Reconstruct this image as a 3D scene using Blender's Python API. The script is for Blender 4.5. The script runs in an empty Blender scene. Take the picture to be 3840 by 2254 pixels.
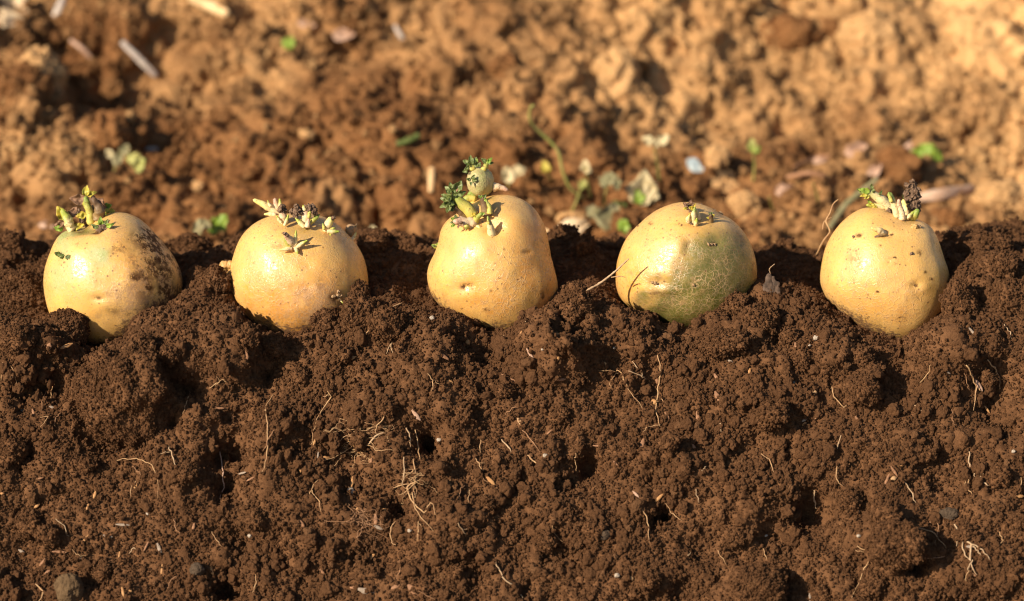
import bpy, bmesh, math, random
import numpy as np
from mathutils import Vector, Matrix
from mathutils.bvhtree import BVHTree

random.seed(7)
RNG = np.random.default_rng(11)
R = math.radians
SC = bpy.context.scene
COL = SC.collection

# ------------------------------------------------------------------ camera
PITCH = R(20.0)
DIST = 1.25
FOC = 0.4                       # frame width / distance (36 mm sensor, 90 mm lens)
CP, SP = math.cos(PITCH), math.sin(PITCH)
EX = np.array((1.0, 0.0, 0.0)); EU = np.array((0.0, SP, CP)); EF = np.array((0.0, -CP, SP))
CAMP = EF * DIST
cam_d = bpy.data.cameras.new('camera'); cam = bpy.data.objects.new('camera', cam_d); COL.objects.link(cam)
cam.location = CAMP; cam.rotation_euler = (R(90) - PITCH, 0, 0)
cam_d.sensor_width = 36; cam_d.lens = 90; cam_d.clip_start = 0.01; cam_d.clip_end = 200
cam_d.dof.use_dof = True; cam_d.dof.focus_distance = 1.218; cam_d.dof.aperture_fstop = 5.6
cam_d.dof.aperture_blades = 9
SC.camera = cam

# ------------------------------------------------------------------ light
SUN_TO = Vector((-0.69, -0.54, 0.49)).normalized()        # towards the sun
elev = math.asin(SUN_TO.z); azim = math.atan2(SUN_TO.x, SUN_TO.y)
W = bpy.data.worlds.new('World'); SC.world = W; W.use_nodes = True
wn = W.node_tree; wn.nodes.clear()
sky = wn.nodes.new('ShaderNodeTexSky'); sky.sky_type = 'NISHITA'; sky.sun_disc = False
sky.sun_elevation = elev; sky.sun_rotation = azim
bg = wn.nodes.new('ShaderNodeBackground'); bg.inputs[1].default_value = 0.07
wo = wn.nodes.new('ShaderNodeOutputWorld')
wn.links.new(sky.outputs[0], bg.inputs[0]); wn.links.new(bg.outputs[0], wo.inputs[0])
sd = bpy.data.lights.new('sun', 'SUN'); sd.energy = 5.0; sd.angle = R(0.5); sd.color = (1.0, 0.85, 0.66)
so = bpy.data.objects.new('sun', sd); COL.objects.link(so)
so.rotation_euler = SUN_TO.to_track_quat('Z', 'Y').to_euler()
SC.view_settings.view_transform = 'Standard'; SC.view_settings.look = 'None'
SC.cycles.filter_width = 1.1
SC.view_settings.exposure = 0.56; SC.view_settings.gamma = 1.0


# ------------------------------------------------------------------ pixels <-> space (photo is 3840 x 2254)
def at_depth(px, py, d=DIST):
    return CAMP + EX * ((px - 1920) / 3840 * FOC * d) + EU * ((1127 - py) / 3840 * FOC * d) - EF * d

def at_y(px, py, Y):
    v = at_depth(px, py, 1.0) - CAMP
    return CAMP + v * ((Y - CAMP[1]) / v[1])

def to_px(P):
    q = np.asarray(P) - CAMP
    d = -(q @ EF)
    return 1920 + (q @ EX) / d / FOC * 3840, 1127 - (q @ EU) / d / FOC * 3840, d

MMPX = FOC * DIST / 3840        # metres per photo pixel in the focus plane


# ------------------------------------------------------------------ noise
def _hash(ix, iy, iz, seed):
    h = (ix.astype(np.uint32) * np.uint32(374761393) + iy.astype(np.uint32) * np.uint32(668265263)
         + iz.astype(np.uint32) * np.uint32(2147483647 - 1640531) + np.uint32((seed * 974634777) & 0xffffffff))
    h ^= h >> np.uint32(13); h *= np.uint32(1274126177); h ^= h >> np.uint32(16); h *= np.uint32(2246822519); h ^= h >> np.uint32(15)
    return h

def _r01(h):
    return (h & np.uint32(0xffffff)).astype(np.float32) / np.float32(0xffffff)

def vnoise(p, seed=0):
    f = np.floor(p); i = f.astype(np.int64); t = (p - f).astype(np.float32)
    t = t * t * t * (t * (t * 6 - 15) + 10)
    out = 0
    for dx in (0, 1):
        wx = t[:, 0] if dx else 1 - t[:, 0]
        for dy in (0, 1):
            wy = t[:, 1] if dy else 1 - t[:, 1]
            for dz in (0, 1):
                wz = t[:, 2] if dz else 1 - t[:, 2]
                out = out + wx * wy * wz * _r01(_hash(i[:, 0] + dx, i[:, 1] + dy, i[:, 2] + dz, seed))
    return out * 2 - 1

def fbm(p, octaves=4, seed=0, gain=0.5):
    a, s, out = 1.0, 1.0, 0
    for k in range(octaves):
        out = out + a * vnoise(p * s + 17.3 * k, seed + k); a *= gain; s *= 2.03
    return out

def worley(p, seed=0):
    """distance to the nearest feature point and that cell's random number"""
    f = np.floor(p); i = f.astype(np.int64)
    best = np.full(len(p), 9.0, np.float32); rid = np.zeros(len(p), np.float32)
    for dx in (-1, 0, 1):
        for dy in (-1, 0, 1):
            for dz in (-1, 0, 1):
                cx, cy, cz = i[:, 0] + dx, i[:, 1] + dy, i[:, 2] + dz
                h = _hash(cx, cy, cz, seed)
                q0 = cx + _r01(h) - p[:, 0]
                q1 = cy + _r01(h * np.uint32(2654435761)) - p[:, 1]
                q2 = cz + _r01(h * np.uint32(2246822519) + np.uint32(77)) - p[:, 2]
                d = (q0 * q0 + q1 * q1 + q2 * q2).astype(np.float32)
                m = d < best
                best = np.where(m, d, best); rid = np.where(m, _r01(h * np.uint32(3266489917)), rid)
    return np.sqrt(best), rid

def domes(p, seed=0, rad=0.62):
    d, r = worley(p, seed)
    return np.sqrt(np.clip(1 - (d / rad) ** 2, 0, 1)) * (0.35 + 0.65 * r)

def sstep(x, a, b):
    t = np.clip((np.asarray(x, float) - a) / (b - a), 0, 1)
    return t * t * (3 - 2 * t)


# ------------------------------------------------------------------ scene helpers
def mesh_obj(name, verts, faces, mat, parent=None, smooth=True, attrs=None):
    me = bpy.data.meshes.new(name)
    v = np.asarray(verts, np.float32).copy()
    if parent is not None:
        p = parent
        while p is not None:
            v -= np.array(p.location, np.float32); p = p.parent
    if isinstance(faces, np.ndarray):
        n, k = faces.shape
        me.vertices.add(len(v)); me.vertices.foreach_set('co', v.ravel())
        me.loops.add(n * k); me.loops.foreach_set('vertex_index', faces.astype(np.int32).ravel())
        me.polygons.add(n)
        me.polygons.foreach_set('loop_start', np.arange(0, n * k, k, dtype=np.int32))
        me.update(calc_edges=True)
    else:
        me.from_pydata([tuple(x) for x in v], [], faces)
    me.polygons.foreach_set('use_smooth', np.full(len(me.polygons), smooth, bool))
    for k_, a in (attrs or {}).items():
        at = me.attributes.new(k_, 'FLOAT', 'POINT'); at.data.foreach_set('value', np.asarray(a, np.float32))
    me.materials.append(mat)
    me.validate(); me.update()
    o = bpy.data.objects.new(name, me); COL.objects.link(o)
    if parent is not None:
        o.parent = parent
    return o

def tag(o, label=None, cat=None, group=None, kind=None):
    if label: o['label'] = label
    if cat: o['category'] = cat
    if group: o['group'] = group
    if kind: o['kind'] = kind
    return o

def empty(name, loc):
    o = bpy.data.objects.new(name, None); COL.objects.link(o); o.location = [float(c) for c in loc]
    o.empty_display_size = 0.01
    return o

_ico = {}
def ico(sub):
    if sub not in _ico:
        bm = bmesh.new(); bmesh.ops.create_icosphere(bm, subdivisions=sub, radius=1.0)
        bm.verts.ensure_lookup_table()
        _ico[sub] = (np.array([v.co[:] for v in bm.verts]), np.array([[v.index for v in f.verts] for f in bm.faces]))
        bm.free()
    return _ico[sub][0].copy(), _ico[sub][1]

def catmull(pts, n):
    P = np.asarray(pts, float)
    if len(P) == 2:
        t = np.linspace(0, 1, n)[:, None]; return P[0] * (1 - t) + P[1] * t
    Q = np.vstack([2 * P[0] - P[1], P, 2 * P[-1] - P[-2]])
    out = []
    for s in np.linspace(0, len(P) - 1, n):
        k = min(int(s), len(P) - 2); t = s - k
        a, b, c, d = Q[k], Q[k + 1], Q[k + 2], Q[k + 3]
        out.append(0.5 * (2 * b + (c - a) * t + (2 * a - 5 * b + 4 * c - d) * t * t + (3 * b - a - 3 * c + d) * t ** 3))
    return np.array(out)

def tube(pts, radii, n=16, seg=10, lump=0.12, seed=0, flat=1.0):
    """closed tapered tube through pts; returns verts, quads, t (0 base .. 1 tip)"""
    C = catmull(pts, n)
    rr = np.interp(np.linspace(0, 1, n), np.linspace(0, 1, len(radii)), radii)
    T = np.gradient(C, axis=0); T /= np.linalg.norm(T, axis=1)[:, None] + 1e-12
    up = EF if abs(T[0] @ EF) < 0.85 else EX
    V, tt = [], []
    side = np.cross(T[0], up); side /= np.linalg.norm(side)
    for k in range(n):
        side = side - T[k] * (side @ T[k]); side /= np.linalg.norm(side) + 1e-12
        b = np.cross(T[k], side)
        a = np.linspace(0, 2 * np.pi, seg, endpoint=False)
        V.append(C[k] + rr[k] * (np.cos(a)[:, None] * side + flat * np.sin(a)[:, None] * b))
        tt += [k / (n - 1)] * seg
    V = np.vstack(V); tt = np.array(tt)
    if lump:
        rm = max(np.mean(rr), 1e-5)
        axis = np.repeat(C, seg, axis=0)
        V = axis + (V - axis) * (1 + lump * fbm(V / (rm * 1.1), 3, seed)[:, None] * 1.2)
    F = []
    for k in range(n - 1):
        for j in range(seg):
            a = k * seg + j; b = k * seg + (j + 1) % seg
            F.append((a, b, b + seg, a + seg))
    V = np.vstack([V, C[0] - T[0] * rr[0] * 0.3, C[-1] + T[-1] * rr[-1] * 0.8])
    i0, i1 = len(V) - 2, len(V) - 1
    tt = np.concatenate([tt, [0, 1]])
    for j in range(seg):
        F.append((i0, (j + 1) % seg, j)); m = (n - 1) * seg
        F.append((i1, m + j, m + (j + 1) % seg))
    return V, F, tt

def join(parts):
    V, F, T, k = [], [], [], 0
    for v, f, t in parts:
        V.append(v); F += [tuple(int(i) + k for i in q) for q in f]; T.append(t); k += len(v)
    return np.vstack(V), F, np.concatenate(T)


# ------------------------------------------------------------------ materials
class NT:
    def __init__(s, name):
        s.m = bpy.data.materials.new(name); s.m.use_nodes = True
        s.t = s.m.node_tree; s.t.nodes.clear()
        s.out = s.n('ShaderNodeOutputMaterial'); s.b = s.n('ShaderNodeBsdfPrincipled')
        s.l(s.b.outputs[0], s.out.inputs[0]); s.co = s.n('ShaderNodeTexCoord')
    def n(s, k, **kw):
        x = s.t.nodes.new(k)
        for a, b in kw.items(): setattr(x, a, b)
        return x
    def l(s, a, b): s.t.links.new(a, b)
    def put(s, sock, v):
        if isinstance(v, bpy.types.NodeSocket): s.l(v, sock)
        elif isinstance(v, (tuple, list)): sock.default_value = (*v, 1.0) if len(v) == 3 and sock.type == 'RGBA' else v
        else: sock.default_value = v
    def noise(s, scale, detail=4, rough=0.55, dist=0.0, vec=None):
        x = s.n('ShaderNodeTexNoise'); x.inputs['Scale'].default_value = scale; x.inputs['Detail'].default_value = detail
        x.inputs['Roughness'].default_value = rough; x.inputs['Distortion'].default_value = dist
        s.l(vec or s.co.outputs['Object'], x.inputs['Vector']); return x.outputs['Fac']
    def voro(s, scale, feature='F1', vec=None, rnd=1.0):
        x = s.n('ShaderNodeTexVoronoi', feature=feature); x.inputs['Scale'].default_value = scale; x.inputs['Randomness'].default_value = rnd
        s.l(vec or s.co.outputs['Object'], x.inputs['Vector']); return x.outputs['Distance']
    def ramp(s, f, a, b, lo=0.0, hi=1.0):
        x = s.n('ShaderNodeMapRange', interpolation_type='SMOOTHSTEP'); s.put(x.inputs[0], f)
        for k, v in zip((1, 2, 3, 4), (a, b, lo, hi)): x.inputs[k].default_value = v
        return x.outputs[0]
    def math(s, op, a, b=0.0):
        x = s.n('ShaderNodeMath', operation=op); s.put(x.inputs[0], a); s.put(x.inputs[1], b); return x.outputs[0]
    def mix(s, f, a, b, mode='MIX'):
        x = s.n('ShaderNodeMix', data_type='RGBA', blend_type=mode); s.put(x.inputs['Factor'], f)
        s.put(x.inputs[6], a); s.put(x.inputs[7], b); return x.outputs[2]
    def attr(s, name):
        return s.n('ShaderNodeAttribute', attribute_name=name).outputs['Fac']
    def bump(s, h, strength, dist, prev=None):
        x = s.n('ShaderNodeBump'); x.inputs['Strength'].default_value = strength; x.inputs['Distance'].default_value = dist
        s.l(h, x.inputs['Height'])
        if prev is not None: s.l(prev, x.inputs['Normal'])
        return x.outputs[0]
    def set(s, **kw):
        for k, v in kw.items():
            s.put(s.b.inputs[{'color': 'Base Color', 'rough': 'Roughness', 'spec': 'Specular IOR Level', 'normal': 'Normal', 'sss': 'Subsurface Weight'}[k]], v)
        return s.m

def soil_material(name, dark, light, pale, use_attr=False, per_object=False):
    s = NT(name)
    big = s.noise(35, 5); fine = s.noise(420, 5, 0.65); grain = s.noise(1500, 3, 0.7)
    c = s.mix(s.ramp(big, 0.3, 0.7), dark, light)
    c = s.mix(s.ramp(fine, 0.42, 0.75), c, tuple(v * (1.35 if per_object else 1.12) for v in light))
    if per_object:
        oi = s.n('ShaderNodeObjectInfo')
        c = s.mix(s.ramp(oi.outputs['Random'], 0.0, 1.0, 0.0, 0.35), c, dark)
        c = s.mix(s.ramp(oi.outputs['Random'], 0.86, 1.0, 0.0, 0.45), c, pale)
    spk = s.ramp(s.voro(900), 0.1, 0.2, 1.0, 0.0)
    c = s.mix(s.math('MULTIPLY', spk, s.ramp(s.noise(260, 2), 0.5, 0.62)), c, pale)
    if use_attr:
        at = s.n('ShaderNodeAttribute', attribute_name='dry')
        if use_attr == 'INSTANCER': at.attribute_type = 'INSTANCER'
        c = s.mix(at.outputs['Fac'], c, pale)  # mask mixes soil dryness with the shade painted into the furrow
    b = s.bump(fine, 0.6, 0.0016)
    b = s.bump(grain, 0.7, 0.0006, b)
    return s.set(color=c, rough=0.95, spec=0.12, normal=b)

M_MOIST = soil_material('moist_soil', (0.074, 0.0340, 0.0148), (0.150, 0.0720, 0.0322), (0.25, 0.130, 0.062))
M_MOIST_C = soil_material('moist_soil_crumb', (0.084, 0.0385, 0.0168), (0.172, 0.0825, 0.0370), (0.28, 0.146, 0.070), per_object=True)
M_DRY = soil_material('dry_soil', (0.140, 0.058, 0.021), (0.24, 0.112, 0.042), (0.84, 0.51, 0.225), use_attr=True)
M_DRY_C = soil_material('dry_soil_crumb', (0.145, 0.061, 0.0225), (0.25, 0.118, 0.045), (0.86, 0.52, 0.23), use_attr='INSTANCER', per_object=True)
M_PALECLOD = soil_material('pale_clod', (0.42, 0.24, 0.10), (0.54, 0.32, 0.145), (0.66, 0.44, 0.23))
M_STONE = soil_material('grey_stone', (0.085, 0.052, 0.027), (0.135, 0.086, 0.045), (0.19, 0.13, 0.07))
M_DARKSTONE = soil_material('dark_stone', (0.06, 0.042, 0.028), (0.095, 0.066, 0.044), (0.14, 0.10, 0.07))

def simple(name, c0, c1, rough=0.55, spec=0.4, scale=600, grad=None, sss=0.0, bumpd=0.0003, dirt=0.0):
    """procedural stuff whose colour runs c0..c1 in patches, or along the part (grad = (base, tip))"""
    s = NT(name); n = s.noise(scale, 4)
    c = s.mix(s.ramp(n, 0.3, 0.7), c0, c1)
    if grad:
        t = s.attr('along'); t = s.math('ADD', t, s.math('MULTIPLY', s.math('SUBTRACT', n, 0.5), 0.5))
        c = s.mix(s.ramp(t, grad[0], grad[1]), c0, c1)
    if dirt:
        c = s.mix(s.ramp(s.noise(scale * 1.7, 3, 0.6), 0.62 - dirt * 0.2, 0.70, 0, 0.8), c, (0.14, 0.075, 0.03))
    m = s.set(color=c, rough=rough, spec=spec, normal=s.bump(s.noise(scale * 2, 3), 0.5, bumpd))
    if sss:
        s.b.inputs['Subsurface Weight'].default_value = sss; s.b.inputs['Subsurface Radius'].default_value = (1, .6, .25)
        s.b.inputs['Subsurface Scale'].default_value = 0.0015
    return m

S_PALE = simple('sprout_pale', (0.80, 0.62, 0.34), (0.74, 0.64, 0.22), grad=(0.35, 1.0), sss=0.15, dirt=0.25)
S_TIP = simple('sprout_pale_green_tip', (0.72, 0.58, 0.30), (0.36, 0.42, 0.06), grad=(0.35, 0.9), sss=0.15, dirt=0.2)
S_PINK = simple('sprout_pink', (0.74, 0.56, 0.34), (0.58, 0.35, 0.24), grad=(0.35, 1.0), sss=0.1, dirt=0.3)
S_GREEN = simple('sprout_green', (0.52, 0.44, 0.10), (0.22, 0.29, 0.05), grad=(0.2, 1.0), sss=0.1, dirt=0.3)
S_BROWN = simple('sprout_brown', (0.26, 0.17, 0.07), (0.13, 0.075, 0.04), grad=(0.1, 0.9), dirt=0.5)
S_GREENTIP = simple('sprout_green_tip', (0.72, 0.60, 0.32), (0.22, 0.30, 0.06), grad=(0.5, 1.0), sss=0.1, dirt=0.3)
L_GREEN = simple('leaf_green', (0.055, 0.085, 0.016), (0.17, 0.20, 0.055), rough=0.45, scale=500)
L_YELLOW = simple('leaf_yellow', (0.50, 0.36, 0.04), (0.36, 0.34, 0.05), rough=0.5, scale=500)
L_BRIGHT = simple('leaf_bright', (0.15, 0.25, 0.025), (0.27, 0.36, 0.05), rough=0.5, scale=400)
L_BROWN = simple('leaf_brown', (0.16, 0.085, 0.045), (0.30, 0.17, 0.10), rough=0.7, scale=500)
M_CRUST = simple('dark_crust', (0.085, 0.052, 0.034), (0.24, 0.155, 0.10), rough=0.95, spec=0.1, scale=900, bumpd=0.0008)
M_NODULE = simple('nodule_skin', (0.50, 0.29, 0.09), (0.58, 0.36, 0.14), rough=0.5, scale=500, dirt=0.2, sss=0.08)
M_NODULE_BROWN = simple('nodule_brown', (0.40, 0.25, 0.12), (0.30, 0.19, 0.10), rough=0.6, scale=500, dirt=0.3)
M_ROOT_TAN = simple('root_tan', (0.34, 0.19, 0.09), (0.46, 0.29, 0.14), rough=0.7, scale=300)
M_ROOT_WHITE = simple('root_white', (0.34, 0.22, 0.12), (0.46, 0.32, 0.19), rough=0.7, scale=300)
M_ROOT_BROWN = simple('root_brown', (0.24, 0.12, 0.055), (0.34, 0.18, 0.09), rough=0.7, scale=300)
M_CHIP_ORANGE = simple('chip_orange', (0.34, 0.16, 0.055), (0.46, 0.25, 0.10), rough=0.7, scale=420)
M_CHIP_BROWN = simple('chip_brown', (0.20, 0.095, 0.045), (0.34, 0.17, 0.085), rough=0.7, scale=420)
M_CHIP_GREY = simple('chip_grey', (0.20, 0.15, 0.11), (0.32, 0.25, 0.19), rough=0.7, scale=420)
M_GRAIN = simple('pale_mineral', (0.30, 0.24, 0.18), (0.44, 0.37, 0.29), rough=0.5, scale=900)
M_STRAW = simple('bleached_straw', (0.66, 0.57, 0.47), (0.42, 0.34, 0.30), rough=0.6, scale=90)
M_STRAW_TAN = simple('tan_straw', (0.62, 0.38, 0.17), (0.75, 0.52, 0.27), rough=0.6, scale=90)
M_WOOD = simple('pale_wood', (0.62, 0.46, 0.34), (0.48, 0.30, 0.20), rough=0.7, scale=120)
M_PETAL = simple('pale_petal', (0.44, 0.35, 0.18), (0.54, 0.45, 0.26), rough=0.6, scale=120)
M_DRYLEAF = simple('dry_leaf', (0.66, 0.52, 0.34), (0.52, 0.36, 0.21), rough=0.6, scale=140)
M_GREYLEAF = simple('greygreen_leaf', (0.20, 0.19, 0.09), (0.32, 0.27, 0.14), rough=0.6, scale=110)
M_STALK = simple('weed_stalk', (0.28, 0.30, 0.07), (0.40, 0.36, 0.12), rough=0.6, scale=110)
M_PLASTIC = simple('blue_plastic', (0.26, 0.33, 0.37), (0.36, 0.43, 0.45), rough=0.35, scale=90)
M_PINKBIT = simple('pinkish_husk', (0.38, 0.22, 0.14), (0.48, 0.31, 0.22), rough=0.6, scale=110)
M_BARK = simple('charred_bark', (0.045, 0.028, 0.018), (0.13, 0.080, 0.052), rough=0.8, scale=420, bumpd=0.0008)

def potato_material(name, net=1.0, gold=(0.77, 0.448, 0.116)):
    s = NT(name); co = s.co.outputs['Object']
    warp = s.n('ShaderNodeVectorMath', operation='MULTIPLY_ADD')
    nz = s.n('ShaderNodeTexNoise'); nz.inputs['Scale'].default_value = 260; nz.inputs['Detail'].default_value = 3
    s.l(co, nz.inputs['Vector']); s.l(nz.outputs['Color'], warp.inputs[0])
    warp.inputs[1].default_value = (0.0032,) * 3; s.l(co, warp.inputs[2])
    v = warp.outputs[0]
    tone = s.noise(38, 4)
    c = s.mix(s.ramp(tone, 0.32, 0.68), gold, (gold[0] * 1.0, gold[1] * 1.06, gold[2] * 1.45))
    c = s.mix(s.ramp(s.noise(75, 4), 0.42, 0.68, 0, 0.55), c, (0.62, 0.34, 0.085))
    c = s.mix(s.ramp(s.math('ADD', s.attr('warm'), s.math('MULTIPLY', s.math('SUBTRACT', s.noise(55, 4), .5), .5)), 0.05, 0.8), c, (0.66, 0.30, 0.055))
    g = s.ramp(s.attr('green'), 0.08, 0.8)
    c = s.mix(g, c, s.mix(s.ramp(s.noise(60, 4), .35, .65), (0.125, 0.118, 0.020), (0.20, 0.178, 0.042)))
    c = s.mix(s.ramp(s.attr('pale'), 0.03, 0.5, 0, 0.9), c, (0.34, 0.40, 0.15))
    # dusty film of dry earth, and the ochre cork net with its flakes
    dusty = s.math('MULTIPLY', s.attr('dust'), s.ramp(s.math('ADD', s.noise(900, 6, 0.8), s.math('MULTIPLY', s.attr('dust'), 0.20)), 0.56, 0.72))
    c = s.mix(s.math('MULTIPLY', dusty, 0.7), c, (0.40, 0.245, 0.135))
    line = s.ramp(s.voro(330, 'DISTANCE_TO_EDGE', v), 0.015, 0.075, 1.0, 0.0)
    line2 = s.ramp(s.voro(520, 'DISTANCE_TO_EDGE', v), 0.02, 0.08, 1.0, 0.0)
    lm = s.math('MULTIPLY', s.math('MAXIMUM', line, s.math('MULTIPLY', line2, 0.6)), s.math('MULTIPLY', s.attr('net'), s.ramp(s.noise(150, 3), 0.30, 0.52)))
    c = s.mix(s.math('MULTIPLY', lm, 0.75), c, (0.62, 0.40, 0.19))
    bl = s.ramp(s.noise(135, 6, 0.72), 0.55, 0.68)
    c = s.mix(s.math('MULTIPLY', bl, 0.5), c, (0.44, 0.25, 0.10))
    sc = s.math('MULTIPLY', s.ramp(s.noise(520, 5, 0.75), 0.60, 0.66), s.ramp(s.noise(70, 3), 0.45, 0.60))
    c = s.mix(s.math('MULTIPLY', sc, 0.75), c, (0.33, 0.175, 0.075))
    # specks and stains
    spk = s.math('MULTIPLY', s.ramp(s.voro(340), 0.10, 0.22, 1.0, 0.0), s.ramp(s.noise(190, 3), 0.44, 0.54))
    c = s.mix(s.math('MULTIPLY', spk, 0.8), c, (0.20, 0.095, 0.038))
    spk2 = s.math('MULTIPLY', s.ramp(s.voro(1100), 0.14, 0.26, 1.0, 0.0), s.ramp(s.noise(120, 3), 0.5, 0.66))
    c = s.mix(s.math('MULTIPLY', spk2, 0.65), c, (0.33, 0.18, 0.08))
    st = s.math('MULTIPLY', s.attr('stain'), s.ramp(s.noise(210, 7, 0.78), 0.44, 0.54))
    st = s.math('MINIMUM', s.math('MULTIPLY', st, 1.5), 0.95)
    c = s.mix(st, c, s.mix(s.ramp(s.noise(800, 3), .4, .6), (0.050, 0.020, 0.007), (0.13, 0.058, 0.022)))
    ea = s.ramp(s.math('ADD', s.attr('earth'), s.math('MULTIPLY', s.math('SUBTRACT', s.noise(420, 6, .8), .5), 1.7)), 0.40, 0.62)
    c = s.mix(s.math('MULTIPLY', ea, 0.9), c, (0.13, 0.062, 0.027))
    h = s.math('ADD', s.math('ADD', s.math('MULTIPLY', lm, 0.8), s.math('MULTIPLY', sc, 0.7)), s.math('ADD', s.math('MULTIPLY', s.noise(900, 4, 0.7), 0.32), s.math('MULTIPLY', dusty, 0.9)))
    b = s.bump(h, 0.42, 0.0005)
    b = s.bump(s.noise(90, 3), 0.18, 0.0010, b)
    rough = s.math('ADD', s.ramp(s.noise(600, 5, 0.7), 0.32, 0.68, 0.18, 0.50), s.math('MULTIPLY', s.math('MAXIMUM', s.math('MAXIMUM', ea, s.math('MULTIPLY', bl, 0.5)), s.math('MAXIMUM', dusty, st)), 0.4))
    m = s.set(color=c, rough=rough, spec=s.math('SUBTRACT', 0.75, s.math('MULTIPLY', st, 0.65)), normal=b)
    s.b.inputs['Subsurface Weight'].default_value = 0.12
    s.b.inputs['Subsurface Radius'].default_value = (1.0, 0.5, 0.15); s.b.inputs['Subsurface Scale'].default_value = 0.003
    return m

M_POT = potato_material('potato_skin')


# ------------------------------------------------------------------ the ridge and the ground behind it
def spread(lo, hi, step, ends, grow=1.18):
    """lo..hi at an even step, then growing steps out to ends on both sides"""
    a = list(np.arange(lo, hi, step))
    s, x = step, a[-1]
    while x < ends[1]:
        s *= grow; x += s; a.append(x)
    s, x = step, a[0]
    while x > ends[0]:
        s *= grow; x -= s; a.insert(0, x)
    return np.array(a)

def grid_faces(nr, nc):
    i = np.arange(nr * nc).reshape(nr, nc)
    return np.stack([i[:-1, :-1], i[:-1, 1:], i[1:, 1:], i[1:, :-1]], -1).reshape(-1, 4)

def grid_normals(P, nr, nc):
    G = P.reshape(nr, nc, 3)
    du = np.gradient(G, axis=1); dv = np.gradient(G, axis=0)
    N = np.cross(du, dv); N /= np.linalg.norm(N, axis=2)[..., None] + 1e-12
    return N.reshape(-1, 3)

# the soil line in front of and between the potatoes, in photo pixels
LIP = [(-200, 1190), (0, 1180), (120, 1195), (200, 1205), (300, 1262), (370, 1300), (450, 1258), (530, 1178), (610, 1140), (680, 1085), (745, 1050),
       (830, 1075), (880, 1148), (945, 1205), (1040, 1220), (1130, 1234), (1220, 1200), (1295, 1175), (1330, 1100), (1385, 1065), (1465, 1055),
       (1585, 1095), (1620, 1098), (1665, 1145), (1725, 1185), (1810, 1222), (1950, 1214), (2030, 1160), (2090, 1106), (2140, 1070), (2210, 1080),
       (2305, 1130), (2335, 1160), (2410, 1195), (2500, 1228), (2650, 1258), (2745, 1200), (2825, 1098), (2870, 1060), (2945, 1110), (3065, 1100),
       (3095, 1122), (3170, 1175), (3250, 1215), (3370, 1272), (3475, 1205), (3555, 1135), (3590, 1060), (3660, 1000), (3740, 960), (3840, 990), (4040, 1000)]
lip_x, lip_z, hump_z = [], [], []
for px, py in LIP:
    p = at_y(px, max(py, 1150), -0.030); lip_x.append(p[0]); lip_z.append(p[2] - 0.0025)
    hump_z.append(at_y(px, py, 0.002)[2] - 0.0020)

# bulges (+) and hollows (-) on the ridge face: px, py, radius px, height mm
RELIEF = [(470, 1440, 150, 6), (680, 1470, 90, -14), (650, 1570, 70, -10), (395, 1640, 75, -16), (860, 1700, 110, -15), (870, 1540, 80, -10), (845, 1830, 80, -14),
          (1000, 1620, 120, 8), (1610, 1640, 85, -18), (1500, 1880, 75, -16), (1350, 1800, 120, -6), (1330, 1660, 90, -6), (2150, 1270, 130, 13), (2050, 1340, 110, 7), (2300, 1370, 110, -9), (1830, 1300, 90, -5),
          (1560, 1330, 150, 6), (2860, 1470, 140, 6), (2960, 1690, 90, -9), (3050, 1900, 85, -17), (2900, 1990, 90, -10), (2820, 1900, 160, 7), (3350, 2040, 130, 9), (3430, 2105, 75, -15),
          (2930, 2200, 90, -12), (2820, 2220, 110, 8), (2300, 1560, 90, -6), (2480, 1760, 110, 6), (2500, 1900, 90, -10), (2210, 1740, 55, -12), (2440, 1800, 60, -8), (180, 1440, 110, -7), (60, 1500, 90, -8), (60, 1700, 120, -9),
          (120, 1950, 130, -6), (850, 2180, 80, -13), (900, 2000, 110, -4), (1130, 1320, 100, 5), (1000, 1400, 90, -8), (1700, 1560, 110, 5), (3240, 1450, 90, 6), (3560, 1340, 120, 4), (3700, 1500, 150, -6), (3790, 1620, 60, -10),
          (2130, 1830, 90, -6), (1700, 1990, 150, 4), (1420, 2080, 120, -5), (2700, 1230, 120, 7), (2940, 1250, 80, -6), (3120, 1330, 100, 5), (880, 1330, 120, 5), (700, 1290, 110, 5), (3300, 1700, 140, 4), (3560, 1700, 110, -5)]

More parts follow.
